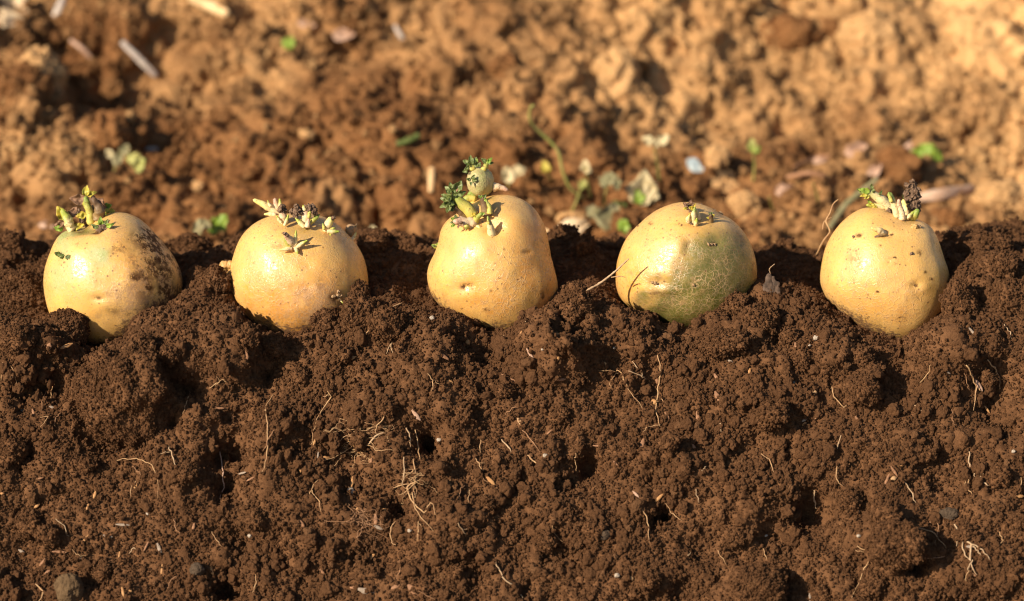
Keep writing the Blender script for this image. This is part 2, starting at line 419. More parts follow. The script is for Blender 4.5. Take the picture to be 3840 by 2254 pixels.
prof = np.array([(-8, -.205), (-0.34, -.205), (-0.25, -.198), (-0.19, -.170), (-0.15, -.137), (-0.118, -.100), (-0.08, -.053), (-0.058, -.024), (-0.045, -.008), (-0.034, -.0015),
                 (-0.02, .0), (0.0, .0005), (0.05, .0005), (0.075, -.003), (0.10, -.014), (0.13, -.034), (0.17, -.056), (0.21, -.064)])
def build_ridge():
    # arc length rows along the profile
    seg = np.linalg.norm(np.diff(prof, axis=0), axis=1); s_at = np.concatenate([[0], np.cumsum(seg)])
    s0 = np.interp(-0.165, prof[:, 0], s_at); s1 = np.interp(0.135, prof[:, 0], s_at)
    S = spread(s0, s1, 0.00062, (0.0, s_at[-1]), 1.2); S = np.clip(S, 0, s_at[-1])
    k = np.exp(-0.5 * (np.arange(-12, 13) / 5.0) ** 2); k /= k.sum()
    yy = np.interp(S, s_at, prof[:, 0]); zz = np.interp(S, s_at, prof[:, 1])
    yy[13:-13] = np.convolve(yy, k, 'same')[13:-13]; zz[13:-13] = np.convolve(zz, k, 'same')[13:-13]
    X = spread(-0.33, 0.33, 0.00064, (-7, 7), 1.2)
    nr, nc = len(S), len(X)
    P = np.stack([np.broadcast_to(X, (nr, nc)), np.broadcast_to(yy[:, None], (nr, nc)), np.broadcast_to(zz[:, None], (nr, nc))], -1).reshape(-1, 3).copy()
    far = sstep(np.abs(P[:, 0]), 0.34, 0.5)
    w = sstep(P[:, 1], -0.085, -0.036) * (1 - sstep(P[:, 1], 0.0, 0.055))
    lipz = np.interp(P[:, 0], lip_x, lip_z)
    P[:, 2] += w * lipz * (1 - far)
    w2 = sstep(P[:, 1], -0.034, -0.002) * (1 - sstep(P[:, 1], 0.022, 0.06))
    P[:, 2] += w2 * (np.interp(P[:, 0], lip_x, hump_z) - lipz) * (1 - far)
    # clods stand behind the potatoes too, a little higher towards the two ends
    P[:, 2] += 0.0065 * sstep(P[:, 1], 0.03, 0.065) * (1 - sstep(P[:, 1], 0.085, 0.125)) * (1.35 * fbm(P * 30 + 3, 3, 5) + 0.2)
    P[:, 2] += 0.004 * sstep(P[:, 1], 0.035, 0.06) * (1 - sstep(P[:, 1], 0.075, 0.105))
    P[:, 2] += sstep(P[:, 0], 0.20, 0.235) * sstep(P[:, 1], 0.0, 0.05) * (1 - sstep(P[:, 1], 0.08, 0.11)) * 0.006
    N = grid_normals(P, nr, nc)
    face = 1 - sstep(P[:, 1], -0.05, -0.02)
    P = P + N * (0.0052 * fbm(P * 21, 3, 3) * (0.35 + 0.65 * face))[:, None]
    px, py, d = to_px(P)
    near = P[:, 1] < 0.0
    RN1 = fbm(P * 75 + 31, 4, 33)
    chop = 0.25 - np.abs(fbm(P * 48 + 5, 3, 35)); P = P + N * (0.0045 * chop * face)[:, None]
    for (a, b, r, h) in RELIEF:
        g = np.exp(-((px - a) ** 2 + (py - b) ** 2) / (0.55 * r * r)) * near
        g = g * np.clip(1 + 0.75 * RN1, 0, 2)
        if h > 0: g = np.clip(g * 1.35, 0, 1)
        P = P + N * (g * h * (0.0012 if h > 0 else 0.00115))[:, None]
    N = grid_normals(P, nr, nc)
    Q = P + 0.004 * np.stack([vnoise(P * 60, 21), vnoise(P * 60, 22), vnoise(P * 60, 23)], -1)
    rug = sstep(fbm(P * 24 + 9, 3, 31), -0.35, 0.55)                         # crumbly here, fine there
    big = domes(Q * 62, 41, 0.7) * (0.25 + 0.75 * rug)
    mid = domes(Q * 150 + 5, 42, 0.68) * (0.4 + 0.6 * rug)
    sml = domes(Q * 340 + 9, 43, 0.66)
    fin = domes(P * 760 + 2, 44, 0.66)
    ledge = fbm(Q * 45 + 2, 4, 37); ledge = np.sign(ledge) * np.abs(ledge) ** 0.7
    P = P + N * ((0.0030 * ledge + 0.0024 * (big - .3) * (0.2 + 0.9 * rug) + 0.0012 * (mid - .3) * (0.1 + rug) + 0.0008 * sml * (0.2 + 0.9 * rug) + 0.0009 * fin + 0.0005 * fbm(P * 500, 3, 51))[:, None])
    o = mesh_obj('soil_ridge', P, grid_faces(nr, nc), M_MOIST)
    tag(o, kind='structure')
    return o, P, grid_normals(P, nr, nc), rug

ridge, RP, RN, RRUG = build_ridge()

def back_height(x, y):
    z = np.interp(y, [0.12, 0.2, 0.26, 0.34, 0.5, 0.75, 1.0, 1.5, 30], [-.052, -.062, -.050, -.020, .052, .150, .205, .215, .215])
    lean = sstep(x, -0.25, 0.25)
    z = z + (1 - lean) * 0.014 * (1 - sstep(y, 0.4, 0.6)) * sstep(y, 0.26, 0.36) - lean * 0.012 * sstep(y, 0.25, 0.4)
    return z

def build_back():
    X = spread(-0.42, 0.42, 0.00135, (-9, 9), 1.2); Y = spread(0.155, 0.80, 0.00135, (0.125, 32), 1.2)
    nr, nc = len(Y), len(X)
    P = np.stack([np.broadcast_to(X, (nr, nc)), np.broadcast_to(Y[:, None], (nr, nc)), np.zeros((nr, nc))], -1).reshape(-1, 3).copy()
    P[:, 2] = back_height(P[:, 0], P[:, 1])
    N = grid_normals(P, nr, nc)
    keep = sstep(P[:, 1], 0.17, 0.25)
    P = P + N * (keep * 0.022 * fbm(P * 10 + 4, 4, 61))[:, None]
    # the bed's shadowed hollows on the left, and pits elsewhere (photo pixels, radius px, mm)
    px, py, d = to_px(P)
    for (a, b, r, h) in [(290, 190, 170, -42), (420, 310, 150, -30), (560, 220, 110, -18), (640, 110, 50, -16), (1060, 120, 30, -8), (1020, 220, 60, -14), (1290, 210, 110, -12), (720, 400, 70, -9), (1500, 330, 80, -10),
                         (2030, 320, 60, -9), (2760, 190, 70, -9), (3160, 470, 75, -14), (2750, 580, 60, -9), (3410, 620, 70, -10), (1450, 780, 120, -12), (60, 700, 110, -12), (950, 30, 90, -10), (1740, 90, 45, -8), (2550, 380, 70, 8), (3330, 120, 90, 12),
                         (2940, 60, 70, -8), (480, 500, 90, 9), (1640, 240, 90, 8), (3620, 150, 120, 8), (100, 330, 110, 14), (900, 240, 110, 10), (1880, 480, 70, -8), (2080, 520, 50, -9), (2270, 520, 60, -8)]:
        g = np.exp(-((px - a) ** 2 + (py - b) ** 2) / (0.6 * r * r))
        P = P + N * (g * h * 0.001)[:, None]
    N = grid_normals(P, nr, nc)
    Q = P + 0.006 * np.stack([vnoise(P * 40, 21), vnoise(P * 40, 22), vnoise(P * 40, 23)], -1)
    big = domes(Q * 40, 71, 0.72); mid = domes(Q * 115, 72, 0.68); sml = domes(Q * 210, 73, 0.66)
    rug = sstep(fbm(P * 15 + 2, 2, 75), -.5, .6)
    chop = 0.3 - np.abs(fbm(Q * 46, 4, 77))
    P = P + N * ((0.0022 * (big - .35) + 0.0026 * (mid - .3) * (0.3 + rug) + 0.0080 * chop * (0.5 + 0.6 * rug) + 0.0050 * fbm(Q * 75, 4, 76) + 0.0016 * sml + 0.0008 * fbm(P * 300, 3, 74))[:, None])
    dry = np.clip(sstep(P[:, 1] + 0.42 * P[:, 0], 0.20, 0.73) * 0.97 + 0.30 * fbm(P * 11, 4, 81) - 0.22 * np.exp(-((P[:, 0] + 0.08) / 0.14) ** 2 - ((P[:, 1] - 0.30) / 0.10) ** 2), 0, 0.92)  # drier, paler soil up the bank; furrow shade also painted in as darker tone
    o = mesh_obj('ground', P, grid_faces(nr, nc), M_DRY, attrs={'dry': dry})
    tag(o, kind='structure')
    return o, P, grid_normals(P, nr, nc), dry

back, BP, BN, BDRY_SHADE = build_back()

def bvh_of(o):
    me = o.data
    v = np.empty(len(me.vertices) * 3, np.float32); me.vertices.foreach_get('co', v)
    f = np.empty(len(me.loops), np.int32); me.loops.foreach_get('vertex_index', f)
    f = f.reshape(len(me.polygons), -1)
    mw = np.array(o.matrix_world)
    loc = np.zeros(3); p = o
    while p is not None: loc += np.array(p.location); p = p.parent
    return BVHTree.FromPolygons((v.reshape(-1, 3) + loc).tolist(), f.tolist())
RIDGE_T = bvh_of(ridge); BACK_T = bvh_of(back)

def cast(tree, px, py):
    v = at_depth(px, py, 1.0) - CAMP; v = Vector(v).normalized()
    h = tree.ray_cast(Vector(CAMP), v)
    if h[0] is None: return None, None
    return np.array(h[0]), np.array(h[1])


# ------------------------------------------------------------------ crumbs: uncounted soil grains
def crumb_shape(seed, sub=4):
    V, F = ico(sub)
    V = V * (1 + 0.34 * fbm(V * 1.3 + seed * 9.1, 3, seed)[:, None] + 0.30 * (domes(V * 2.1 + seed * 3.3, seed, 0.7) - .3)[:, None] + 0.12 * (domes(V * 4.7 + seed, seed + 3, 0.7) - .3)[:, None])
    V = V * np.array((1.0, 0.75 + 0.3 * random.random(), 0.7 + 0.25 * random.random()))
    return V, F

def crumb_kit(name, mat, n=7, sub=4):
    c = bpy.data.collections.new(name)
    for k in range(n):
        V, F = crumb_shape(100 + k * 7, sub)
        me = bpy.data.meshes.new('crumb'); me.from_pydata(V.tolist(), [], F.tolist())
        me.polygons.foreach_set('use_smooth', np.ones(len(me.polygons), bool)); me.materials.append(mat)
        c.objects.link(bpy.data.objects.new('crumb', me))
    return c

def scatter(name, pts, scl, kit, n_kit, label, dry=None):
    me = bpy.data.meshes.new(name); n = len(pts)
    me.vertices.add(n); me.vertices.foreach_set('co', np.asarray(pts, np.float32).ravel())
    a = me.attributes.new('size', 'FLOAT', 'POINT'); a.data.foreach_set('value', np.asarray(scl, np.float32))
    a = me.attributes.new('spin', 'FLOAT_VECTOR', 'POINT'); a.data.foreach_set('vector', RNG.uniform(0, 6.283, n * 3).astype(np.float32))
    a = me.attributes.new('pick', 'INT', 'POINT'); a.data.foreach_set('value', RNG.integers(0, n_kit, n).astype(np.int32))
    if dry is not None:
        a = me.attributes.new('dry', 'FLOAT', 'POINT'); a.data.foreach_set('value', np.asarray(dry, np.float32))
    o = bpy.data.objects.new(name, me); COL.objects.link(o)
    g = bpy.data.node_groups.new(name, 'GeometryNodeTree')
    g.interface.new_socket('Geometry', in_out='INPUT', socket_type='NodeSocketGeometry')
    g.interface.new_socket('Geometry', in_out='OUTPUT', socket_type='NodeSocketGeometry')
    gi = g.nodes.new('NodeGroupInput'); go = g.nodes.new('NodeGroupOutput')
    ci = g.nodes.new('GeometryNodeCollectionInfo'); ci.inputs['Collection'].default_value = kit
    ci.inputs['Separate Children'].default_value = True; ci.inputs['Reset Children'].default_value = True
    ip = g.nodes.new('GeometryNodeInstanceOnPoints'); ip.inputs['Pick Instance'].default_value = True
    def na(t, nm):
        x = g.nodes.new('GeometryNodeInputNamedAttribute'); x.data_type = t; x.inputs['Name'].default_value = nm; return x.outputs[0]
    e = g.nodes.new('FunctionNodeEulerToRotation')
    g.links.new(na('FLOAT_VECTOR', 'spin'), e.inputs[0]); g.links.new(e.outputs[0], ip.inputs['Rotation'])
    g.links.new(na('FLOAT', 'size'), ip.inputs['Scale']); g.links.new(na('INT', 'pick'), ip.inputs['Instance Index'])
    g.links.new(gi.outputs[0], ip.inputs['Points']); g.links.new(ci.outputs[0], ip.inputs['Instance']); g.links.new(ip.outputs[0], go.inputs[0])
    m = o.modifiers.new('scatter', 'NODES'); m.node_group = g
    tag(o, label, 'soil', kind='stuff')
    return o

kit_moist = crumb_kit('moist crumbs', M_MOIST_C); kit_dry = crumb_kit('dry crumbs', M_DRY_C, 6, 3)

def crumbs_on(P, N, mask, n, rmin, alpha, rmax, weight=None):
    idx = np.nonzero(mask)[0]
    w = None
    if weight is not None:
        w = weight[idx]; w = w / w.sum()
    idx = RNG.choice(idx, n, p=w)
    r = np.minimum(rmin * (1 - RNG.random(n)) ** (-1 / alpha), rmax)
    crumbs_on.idx = idx
    return P[idx] + RNG.normal(0, 0.0004, (n, 3)) + N[idx] * (r * 0.25)[:, None], r

m = (np.abs(RP[:, 0]) < 0.33) & (RP[:, 1] > -0.16) & (RP[:, 1] < 0.13)
clump = np.clip(0.15 + 1.1 * RRUG * sstep(fbm(RP * 70, 3, 91), -0.6, 0.7), 0.05, 2)
pa, ra = crumbs_on(RP, RN, m, 310000, 0.00028, 2.7, 0.0011)
pb, rb = crumbs_on(RP, RN, m, 13000, 0.0007, 2.3, 0.0032, clump ** 2)
scatter('soil_crumbs', np.vstack([pa, pb]), np.concatenate([ra, rb]), kit_moist, 7, 'dark moist soil crumbs covering the ridge under the potatoes')
m = (np.abs(BP[:, 0]) < 0.42) & (BP[:, 1] > 0.16) & (BP[:, 1] < 0.80)
wt = np.clip(0.2 + sstep(fbm(BP * 30, 3, 92), -0.5, 0.7), 0.05, 2)
pa, ra = crumbs_on(BP, BN, m, 45000, 0.0008, 2.3, 0.0040, wt)
scatter('dry_soil_crumbs', pa, ra, kit_dry, 6, 'dry pale brown soil crumbs on the bank behind the potatoes', BDRY_SHADE[crumbs_on.idx])


# ------------------------------------------------------------------ potatoes
class Potato:
    def __init__(s, name_label, zoom, outline, depth=0.92, dz=0.0, pits=(), attrs=None, bumps=()):
        s.ox, s.oy, s.k = zoom; s.leafk = 1.0
        o = np.array([(s.ox + a * s.k, s.oy + b * s.k) for a, b in outline])
        cx, cy = (o[:, 0].min() + o[:, 0].max()) / 2, (o[:, 1].min() + o[:, 1].max()) / 2
        s.d = DIST + dz
        sc = FOC * s.d / 3840; s.sc = sc
        s.C = at_depth(cx, cy, s.d)
        q = (o - (cx, cy)) * (1, -1) * sc
        ang = np.arctan2(q[:, 1], q[:, 0]); rad = np.hypot(q[:, 0], q[:, 1])
        od = np.argsort(ang); ang, rad = ang[od], rad[od]
        A = np.linspace(-np.pi, np.pi, 721)
        Rr = np.interp(A, ang, rad, period=2 * np.pi)[:-1]
        ker = np.exp(-0.5 * (np.arange(-16, 17) / 6.0) ** 2); ker /= ker.sum()
        Rr = np.convolve(np.concatenate([Rr[-16:], Rr, Rr[:16]]), ker, 'valid')
        V, F = ico(7)
        dx, du, df = V[:, 0], V[:, 1], V[:, 2]
        sa = np.hypot(dx, du); ph = np.arctan2(du, dx)
        rp = np.interp(ph, A[:-1], Rr, period=2 * np.pi); rm = Rr.mean()
        re = rm + (rp - rm) * sstep(sa, 0.0, 1.0)
        hw = (q[:, 0].max() - q[:, 0].min()) / 2
        x, u, f = re * dx, re * du, df * hw * depth
        L = np.stack([x, u, f], -1)
        nn = L / np.linalg.norm(L, axis=1)[:, None]
        L = L + nn * (0.0011 * fbm(L * 42 + s.ox, 3, int(s.ox)) * (0.35 + 0.65 * (1 - sa)))[:, None]
        pxx = cx + x / sc; pyy = cy - u / sc
        s.pxx, s.pyy, s.front = pxx, pyy, df > 0
        zx, zy = (pxx - s.ox) / s.k, (pyy - s.oy) / s.k      # zoom-frame coordinates of the front
        for (a, b, ra, rb, h) in pits:                       # mm, hollows and swellings
            g = np.exp(-(((zx - a) / ra) ** 2 + ((zy - b) / rb) ** 2)) * (df > -0.1)
            L = L + nn * (g * h * 0.001)[:, None]
        W_ = s.C + L[:, :1] * EX + L[:, 1:2] * EU + L[:, 2:3] * EF
        at = {}
        nz1 = fbm(L * 90, 4, 7); nz2 = fbm(L * 220, 4, 9)
        spec = {'green': [], 'stain': [], 'dust': [], 'net': [], 'pale': [], 'warm': []}; spec.update(attrs or {})
        for kx, lst in spec.items():
            a_ = np.zeros(len(L))
            for it in lst:
                if callable(it): a_ = np.maximum(a_, it(zx, zy) * (df > -0.25) * np.clip(1 + 0.35 * nz1, 0, 2)); continue
                if len(it) == 1: a_ = np.maximum(a_, it[0]); continue
                a, b, ra, rb, v = it
                dd = ((zx - a) / ra) ** 2 + ((zy - b) / rb) ** 2
                g = np.exp(-dd ** 1.3) * v * (df > -0.25)
                g = g * np.clip(1 + 0.5 * nz1 + 0.3 * nz2, 0, 2)
                a_ = np.maximum(a_, g)
            at[kx] = np.clip(a_, 0, 1)
        lipy = np.interp(pxx, [q[0] for q in LIP], [q[1] for q in LIP])
        at['earth'] = sstep(pyy, lipy - 75, lipy + 25) * 0.62
        base = s.C.copy(); base[2] -= 0.036
        s.root = empty('potato', base)
        tag(s.root, name_label, 'potato', 'sprouting potatoes set along the ridge')
        s.body = mesh_obj('tuber', W_, F, M_POT, s.root, attrs=at)
        s.tree = bvh_of(s.body)

    def px(s, zx, zy): return s.ox + zx * s.k, s.oy + zy * s.k
    def hit(s, zx, zy):
        p, n = cast(s.tree, *s.px(zx, zy))
        if p is None: return s.d
        return -((p - CAMP) @ EF)
    def pt(s, zx, zy, d): return at_depth(*s.px(zx, zy), d)
    def size(s, z): return z * s.k * s.sc

    def stem(s, pts, radii, mat, name='sprout', parent=None, fwd=0.0, d=None, lump=0.14, flat=1.0, n=18, seg=12):
        """a sprout through zoom-frame points; fwd: mm it leans to the camera along its length"""
        d0 = s.hit(*pts[0][:2]) if d is None else d
        P = []
        for i, p in enumerate(pts):
            f = p[2] if len(p) > 2 else fwd * i / max(1, len(pts) - 1)
            P.append(s.pt(p[0], p[1], d0 - f * 0.001))
        V, F, t = tube(P, [s.size(r) for r in radii], n, seg, lump, random.randint(0, 999), flat)
        o = mesh_obj(name, V, F, mat, parent or s.root, attrs={'along': t})
        o['_d'] = float(d0)
        return o

    def leaf(s, zx, zy, size, ang, mat, parent, d=None, fwd=0.0, curl=0.5, aspect=0.7, name='leaf', tilt=0.4):
        d0 = (s.hit(zx, zy) if d is None else d) - fwd * 0.001
        c = s.pt(zx, zy, d0)
        V, F, t = leaf_shape(s.size(size * s.leafk), ang, curl, aspect, tilt)
        return mesh_obj(name, V + c, F, mat, parent, attrs={'along': t})

    def blob(s, zx, zy, rad, mat, parent, d=None, fwd=0.0, rough=0.35, name='crust', sub=4, stretch=(1, 1, 1)):
        d0 = (s.hit(zx, zy) if d is None else d) - fwd * 0.001
        c = s.pt(zx, zy, d0)
        V, F = ico(sub); sd = random.random() * 50
        V = V * (1 + rough * (fbm(V * 1.8 + sd, 3, 3) + 0.7 * (domes(V * 2.6 + sd, 5, .7) - .3)))[:, None]
        V = V * s.size(rad)
        V = V[:, :1] * stretch[0] * EX + V[:, 1:2] * stretch[1] * EU + V[:, 2:] * stretch[2] * EF
        return mesh_obj(name, V + c, F, mat, parent, attrs={'along': np.full(len(V), 0.5)})

def leaf_shape(size, ang, curl, aspect, tilt, n=12, thick=0.06):
    """crinkled leaf blade with real thickness; base at the origin, pointing along ang (degrees, in the picture plane)"""
    sd = random.random() * 60
    top = []
    for i in range(n + 1):
        a = i / n
        w = aspect * 0.5 * (math.sin(math.pi * min(1, a ** 0.75)) ** 0.8 + 0.02)
        for j in range(n + 1):
            b = (j / n * 2 - 1)
            top.append((a, b * w, 0.0, a))
    T = np.array(top)
    ti = T[:, :3].copy()
    nz = fbm(np.c_[T[:, 0] * 3.1 + sd, T[:, 1] * 4.2, np.zeros(len(T))], 3, 5)
    ti[:, 2] = curl * 0.55 * (T[:, 1] / 0.35) ** 2 * 0.35 - curl * 0.5 * T[:, 0] ** 2 + 0.14 * nz
    ti[:, 1] *= 1 + 0.25 * vnoise(np.c_[T[:, 0] * 6 + sd, np.sign(T[:, 1]), np.zeros(len(T))], 8)
    lo = ti.copy(); lo[:, 2] -= thick
    V = np.vstack([ti, lo]) * size
    m = len(T); F = []
    for i in range(n):
        for j in range(n):
            a = i * (n + 1) + j
            F.append((a, a + n + 1, a + n + 2, a + 1)); F.append((a + m, a + 1 + m, a + n + 2 + m, a + n + 1 + m))
    edge = [j for j in range(n)] + [(i) * (n + 1) + n for i in range(n)] + [n * (n + 1) + j for j in range(n, 0, -1)] + [i * (n + 1) for i in range(n, 0, -1)]
    for k in range(len(edge)):
        a, b = edge[k], edge[(k + 1) % len(edge)]
        F.append((a, b, b + m, a + m))
    ca, sa = math.cos(R(ang)), math.sin(R(ang)); ct, st = math.cos(tilt), math.sin(tilt)
    ax = ca * EX + sa * EU; ay = -sa * EX + ca * EU
    ax2 = ax * ct + EF * st; az2 = EF * ct - ax * st
    W_ = V[:, :1] * ax2 + V[:, 1:2] * ay + V[:, 2:] * az2
    return W_, F, np.concatenate([T[:, 3], T[:, 3]])

def cast_depth(tree, px, py):
    p, n = cast(tree, px, py)
    return 9.0 if p is None else -((p - CAMP) @ EF)

# ---- first potato: brown stains on one flank, shrivelled leafy sprouts
p1 = Potato('yellow potato with dark brown stained flank and shrivelled green and brown sprouts', (120, 680, 0.4327),
            [(175, 1190), (130, 1030), (115, 880), (130, 740), (165, 600), (215, 490), (290, 420), (380, 398), (480, 375), (560, 330), (640, 290), (740, 267), (830, 280), (920, 320), (990, 380),
             (1060, 460), (1150, 560), (1220, 650), (1280, 760), (1310, 880), (1300, 980), (1260, 1090), (1170, 1220), (1000, 1340), (800, 1410), (560, 1420), (350, 1370), (230, 1280)],
            dz=0.004,
            pits=[(660, 1015, 70, 30, -0.7), (620, 960, 160, 60, 0.35), (700, 1085, 130, 70, 0.35), (610, 420, 70, 50, -1.6), (270, 655, 70, 60, -1.2), (450, 420, 110, 60, -2.0)],
            attrs={'green': [(470, 420, 200, 60, 0.55)], 'pale': [(320, 480, 110, 200, 0.55), (250, 850, 160, 150, 0.38), (650, 640, 120, 140, 0.45)],
                   'warm': [(1000, 800, 250, 350, .5), (500, 1100, 300, 200, .25)], 'stain': [(1010, 470, 90, 70, 1.0), (1080, 560, 90, 120, .85), (1150, 790, 100, 80, 1.0), (1230, 780, 80, 120, .75), (1180, 960, 110, 90, .9), (970, 830, 60, 45, .75), (1080, 920, 45, 40, .95), (830, 600, 70, 50, .5), (1190, 650, 90, 140, .7),
                             (790, 1110, 60, 45, .5), (650, 1015, 50, 16, .9), (485, 560, 22, 32, .7), (1120, 720, 200, 320, .62), (620, 430, 60, 26, 1.0), (400, 415, 60, 18, .7)],
                   'dust': [(.3,), (1000, 950, 380, 330, 1.0), (800, 450, 400, 160, .45), (1050, 700, 250, 300, .6)], 'net': [(.10,)]})
p1.leafk = 1.45
d = p1.d
a = p1.stem([(345, 430), (315, 350), (262, 255)], [30, 40, 22], S_TIP, fwd=2, lump=0.45)
p1.leaf(285, 360, 70, 200, L_BROWN, a, d=d, fwd=5); p1.leaf(310, 390, 60, 60, S_PINK, a, d=d, fwd=6)
p1.leaf(300, 330, 95, 125, L_YELLOW, a, d=d, fwd=4); p1.leaf(270, 420, 60, 160, L_BRIGHT, a, d=d, fwd=5); p1.leaf(330, 300, 70, 50, L_BROWN, a, d=d, fwd=3)
p1.leaf(350, 405, 80, 15, L_YELLOW, a, d=d, fwd=6, aspect=.5); p1.stem([(262, 260), (230, 245), (205, 240)], [8, 6, 3], S_BROWN, 'dry_tip', a, d=d - .002)
a = p1.stem([(475, 395), (440, 330), (405, 240)], [26, 30, 12], S_BROWN, fwd=3, lump=0.42)
p1.blob(390, 275, 20, M_CRUST, a, d=d - .003); p1.blob(440, 350, 24, M_CRUST, a, d=d - .004)
a = p1.stem([(515, 370), (500, 280), (475, 190), (465, 140)], [34, 32, 28, 18], S_GREEN, fwd=2, lump=0.2)
p1.leaf(470, 160, 95, 175, L_BROWN, a, d=d, fwd=3, aspect=.7); p1.leaf(460, 130, 60, 80, L_YELLOW, a, d=d, fwd=4, curl=1.2); p1.leaf(480, 120, 50, 20, L_YELLOW, a, d=d, fwd=4, curl=1.4)
p1.blob(462, 195, 24, L_YELLOW, a, d=d - .004, rough=.12, name='bud'); p1.leaf(470, 290, 60, 190, L_YELLOW, a, d=d, fwd=5)
a = p1.stem([(565, 340), (575, 250), (535, 150)], [34, 46, 28], S_BROWN, fwd=1, lump=0.34)
p1.leaf(560, 150, 110, -60, L_BROWN, a, d=d, fwd=3); p1.leaf(520, 180, 80, -30, L_BROWN, a, d=d, fwd=4); p1.blob(548, 235, 36, M_NODULE_BROWN, a, d=d - .005, rough=.2, name='bud')
p1.blob(645, 258, 26, L_YELLOW, a, d=d - .003, rough=.12, name='bud', stretch=(1, 1, 1)); p1.leaf(600, 240, 70, 20, L_BRIGHT, a, d=d, fwd=2); p1.leaf(590, 300, 50, 0, L_BRIGHT, a, d=d, fwd=3)
p1.blob(520, 150, 24, M_CRUST, a, d=d - .003); p1.leaf(665, 250, 40, -10, L_YELLOW, a, d=d, fwd=3)
a = p1.blob(612, 415, 42, M_CRUST, p1.root, fwd=0, name='sprout', stretch=(1.2, .8, .8))
for (x, y, z_, an, mt) in [(560, 395, 70, 30, L_YELLOW), (600, 385, 55, 95, L_BRIGHT), (640, 395, 50, 20, L_BRIGHT), (580, 410, 50, 150, L_GREEN), (630, 380, 40, 60, L_GREEN)]:
    p1.leaf(x, y, z_, an, mt, a, fwd=2, aspect=.55)
a = p1.blob(268, 652, 26, L_GREEN, p1.root, name='sprout', rough=.3, stretch=(1.4, .8, .9))
p1.leaf(250, 640, 40, 160, L_GREEN, a, fwd=1); p1.leaf(290, 665, 40, 20, L_GREEN, a, fwd=1)

# ---- second potato: crowned by stubby pale sprouts
p2 = Potato('round yellow potato crowned with many stubby pale sprouts', (780, 700, 0.3922),
            [(390, 1280), (270, 1120), (215, 1000), (205, 900), (225, 760), (260, 620), (320, 480), (420, 370), (540, 300), (680, 270), (850, 258), (1000, 262), (1120, 295), (1230, 362), (1330, 460), (1430, 570),
             (1500, 700), (1530, 850), (1535, 960), (1510, 1080), (1420, 1260), (1250, 1410), (1000, 1490), (750, 1490), (520, 1400)], dz=0.0,
            pits=[(820, 590, 100, 60, -0.8), (930, 390, 160, 60, -0.7)],
            attrs={'green': [(1000, 400, 380, 190, .33), (1300, 600, 180, 200, .22)], 'dust': [(.3,), (1100, 1120, 460, 280, 1.0), (900, 850, 500, 300, .4), (1000, 500, 300, 120, .35)], 'net': [(.42,), (800, 1000, 600, 350, .75)],
                   'warm': [(850, 1100, 560, 420, .8), (1350, 900, 200, 300, .5)], 'stain': [(1110, 930, 40, 60, .35), (1240, 1060, 55, 55, .6), (1310, 1180, 30, 60, .6), (700, 560, 60, 40, .35)], 'pale': []})
d = p2.d + .004
a = p2.stem([(690, 265), (610, 215), (540, 175), (440, 128)], [38, 40, 36, 16], S_PALE, d=d, fwd=3)
p2.stem([(600, 190), (580, 160), (572, 130)], [16, 12, 4], S_TIP, 'scale', a, d=d - .003); p2.stem([(650, 270), (600, 262), (540, 264)], [22, 22, 8], S_PALE, 'side_shoot', a, d=d - .004)
a = p2.stem([(670, 270), (655, 200), (640, 120)], [30, 32, 18], S_PINK, d=d, fwd=1); p2.stem([(690, 220), (690, 170), (685, 118)], [18, 18, 8], S_TIP, 'side_shoot', a, d=d - .002)
a = p2.stem([(725, 350), (718, 290), (700, 215)], [34, 44, 30], S_PINK, fwd=2)
dd = a['_d']
p2.blob(702, 212, 36, M_CRUST, a, d=dd - .003, rough=.5); p2.blob(730, 235, 20, M_CRUST, a, d=dd - .003, rough=.5)
p2.stem([(700, 345), (672, 310), (655, 280)], [14, 16, 6], S_TIP, 'scale', a, d=dd - .003); p2.stem([(730, 372), (750, 330), (768, 270)], [16, 20, 6], S_TIP, 'scale', a, d=dd - .004); p2.leaf(770, 250, 40, 60, L_GREEN, a, d=dd)
a = p2.stem([(940, 385), (935, 300), (925, 190)], [32, 46, 24], S_PINK, fwd=1)
dd = a['_d']
p2.stem([(925, 385), (885, 350), (838, 300)], [22, 24, 8], S_TIP, 'side_shoot', a, d=dd - .003); p2.stem([(975, 350), (1010, 320), (1055, 288)], [20, 24, 8], S_GREEN, 'side_shoot', a, d=dd - .002)
p2.stem([(950, 390), (955, 350), (962, 310)], [22, 24, 10], S_PINK, 'side_shoot', a, d=dd - .004); p2.stem([(965, 300), (972, 250), (980, 215)], [14, 18, 10], S_GREEN, 'scale', a, d=dd - .003)
p2.stem([(925, 230), (915, 195), (908, 178)], [20, 16, 6], S_TIP, 'scale', a, d=dd - .002)
for (x, y, r) in [(850, 200, 26), (860, 240, 34), (840, 275, 26), (800, 240, 24), (985, 205, 32), (1015, 235, 26), (960, 190, 22), (880, 220, 22), (1035, 260, 16), (845, 178, 14)]:
    p2.blob(x, y, r, M_CRUST, a, d=dd - .001 - .002 * random.random(), rough=.55)
p2.leaf(1010, 290, 60, 20, L_BRIGHT, a, d=dd - .001); p2.leaf(1000, 215, 40, 30, L_BRIGHT, a, d=dd - .002)
a = p2.stem([(1120, 425), (1150, 360), (1182, 308)], [30, 40, 30], S_PALE, fwd=2)
dd = a['_d']
p2.blob(1198, 300, 18, M_CRUST, a, d=dd - .003, rough=.5); p2.stem([(1140, 430), (1190, 430), (1255, 428)], [18, 22, 7], S_TIP, 'scale', a, d=dd - .003); p2.stem([(1110, 410), (1105, 380), (1098, 350)], [14, 16, 5], S_GREEN, 'scale', a, d=dd - .003)
p2.stem([(1165, 415), (1195, 400), (1218, 395)], [10, 12, 5], S_GREEN, 'scale', a, d=dd - .002); p2.leaf(1160, 445, 30, -60, L_YELLOW, a, d=dd - .003)
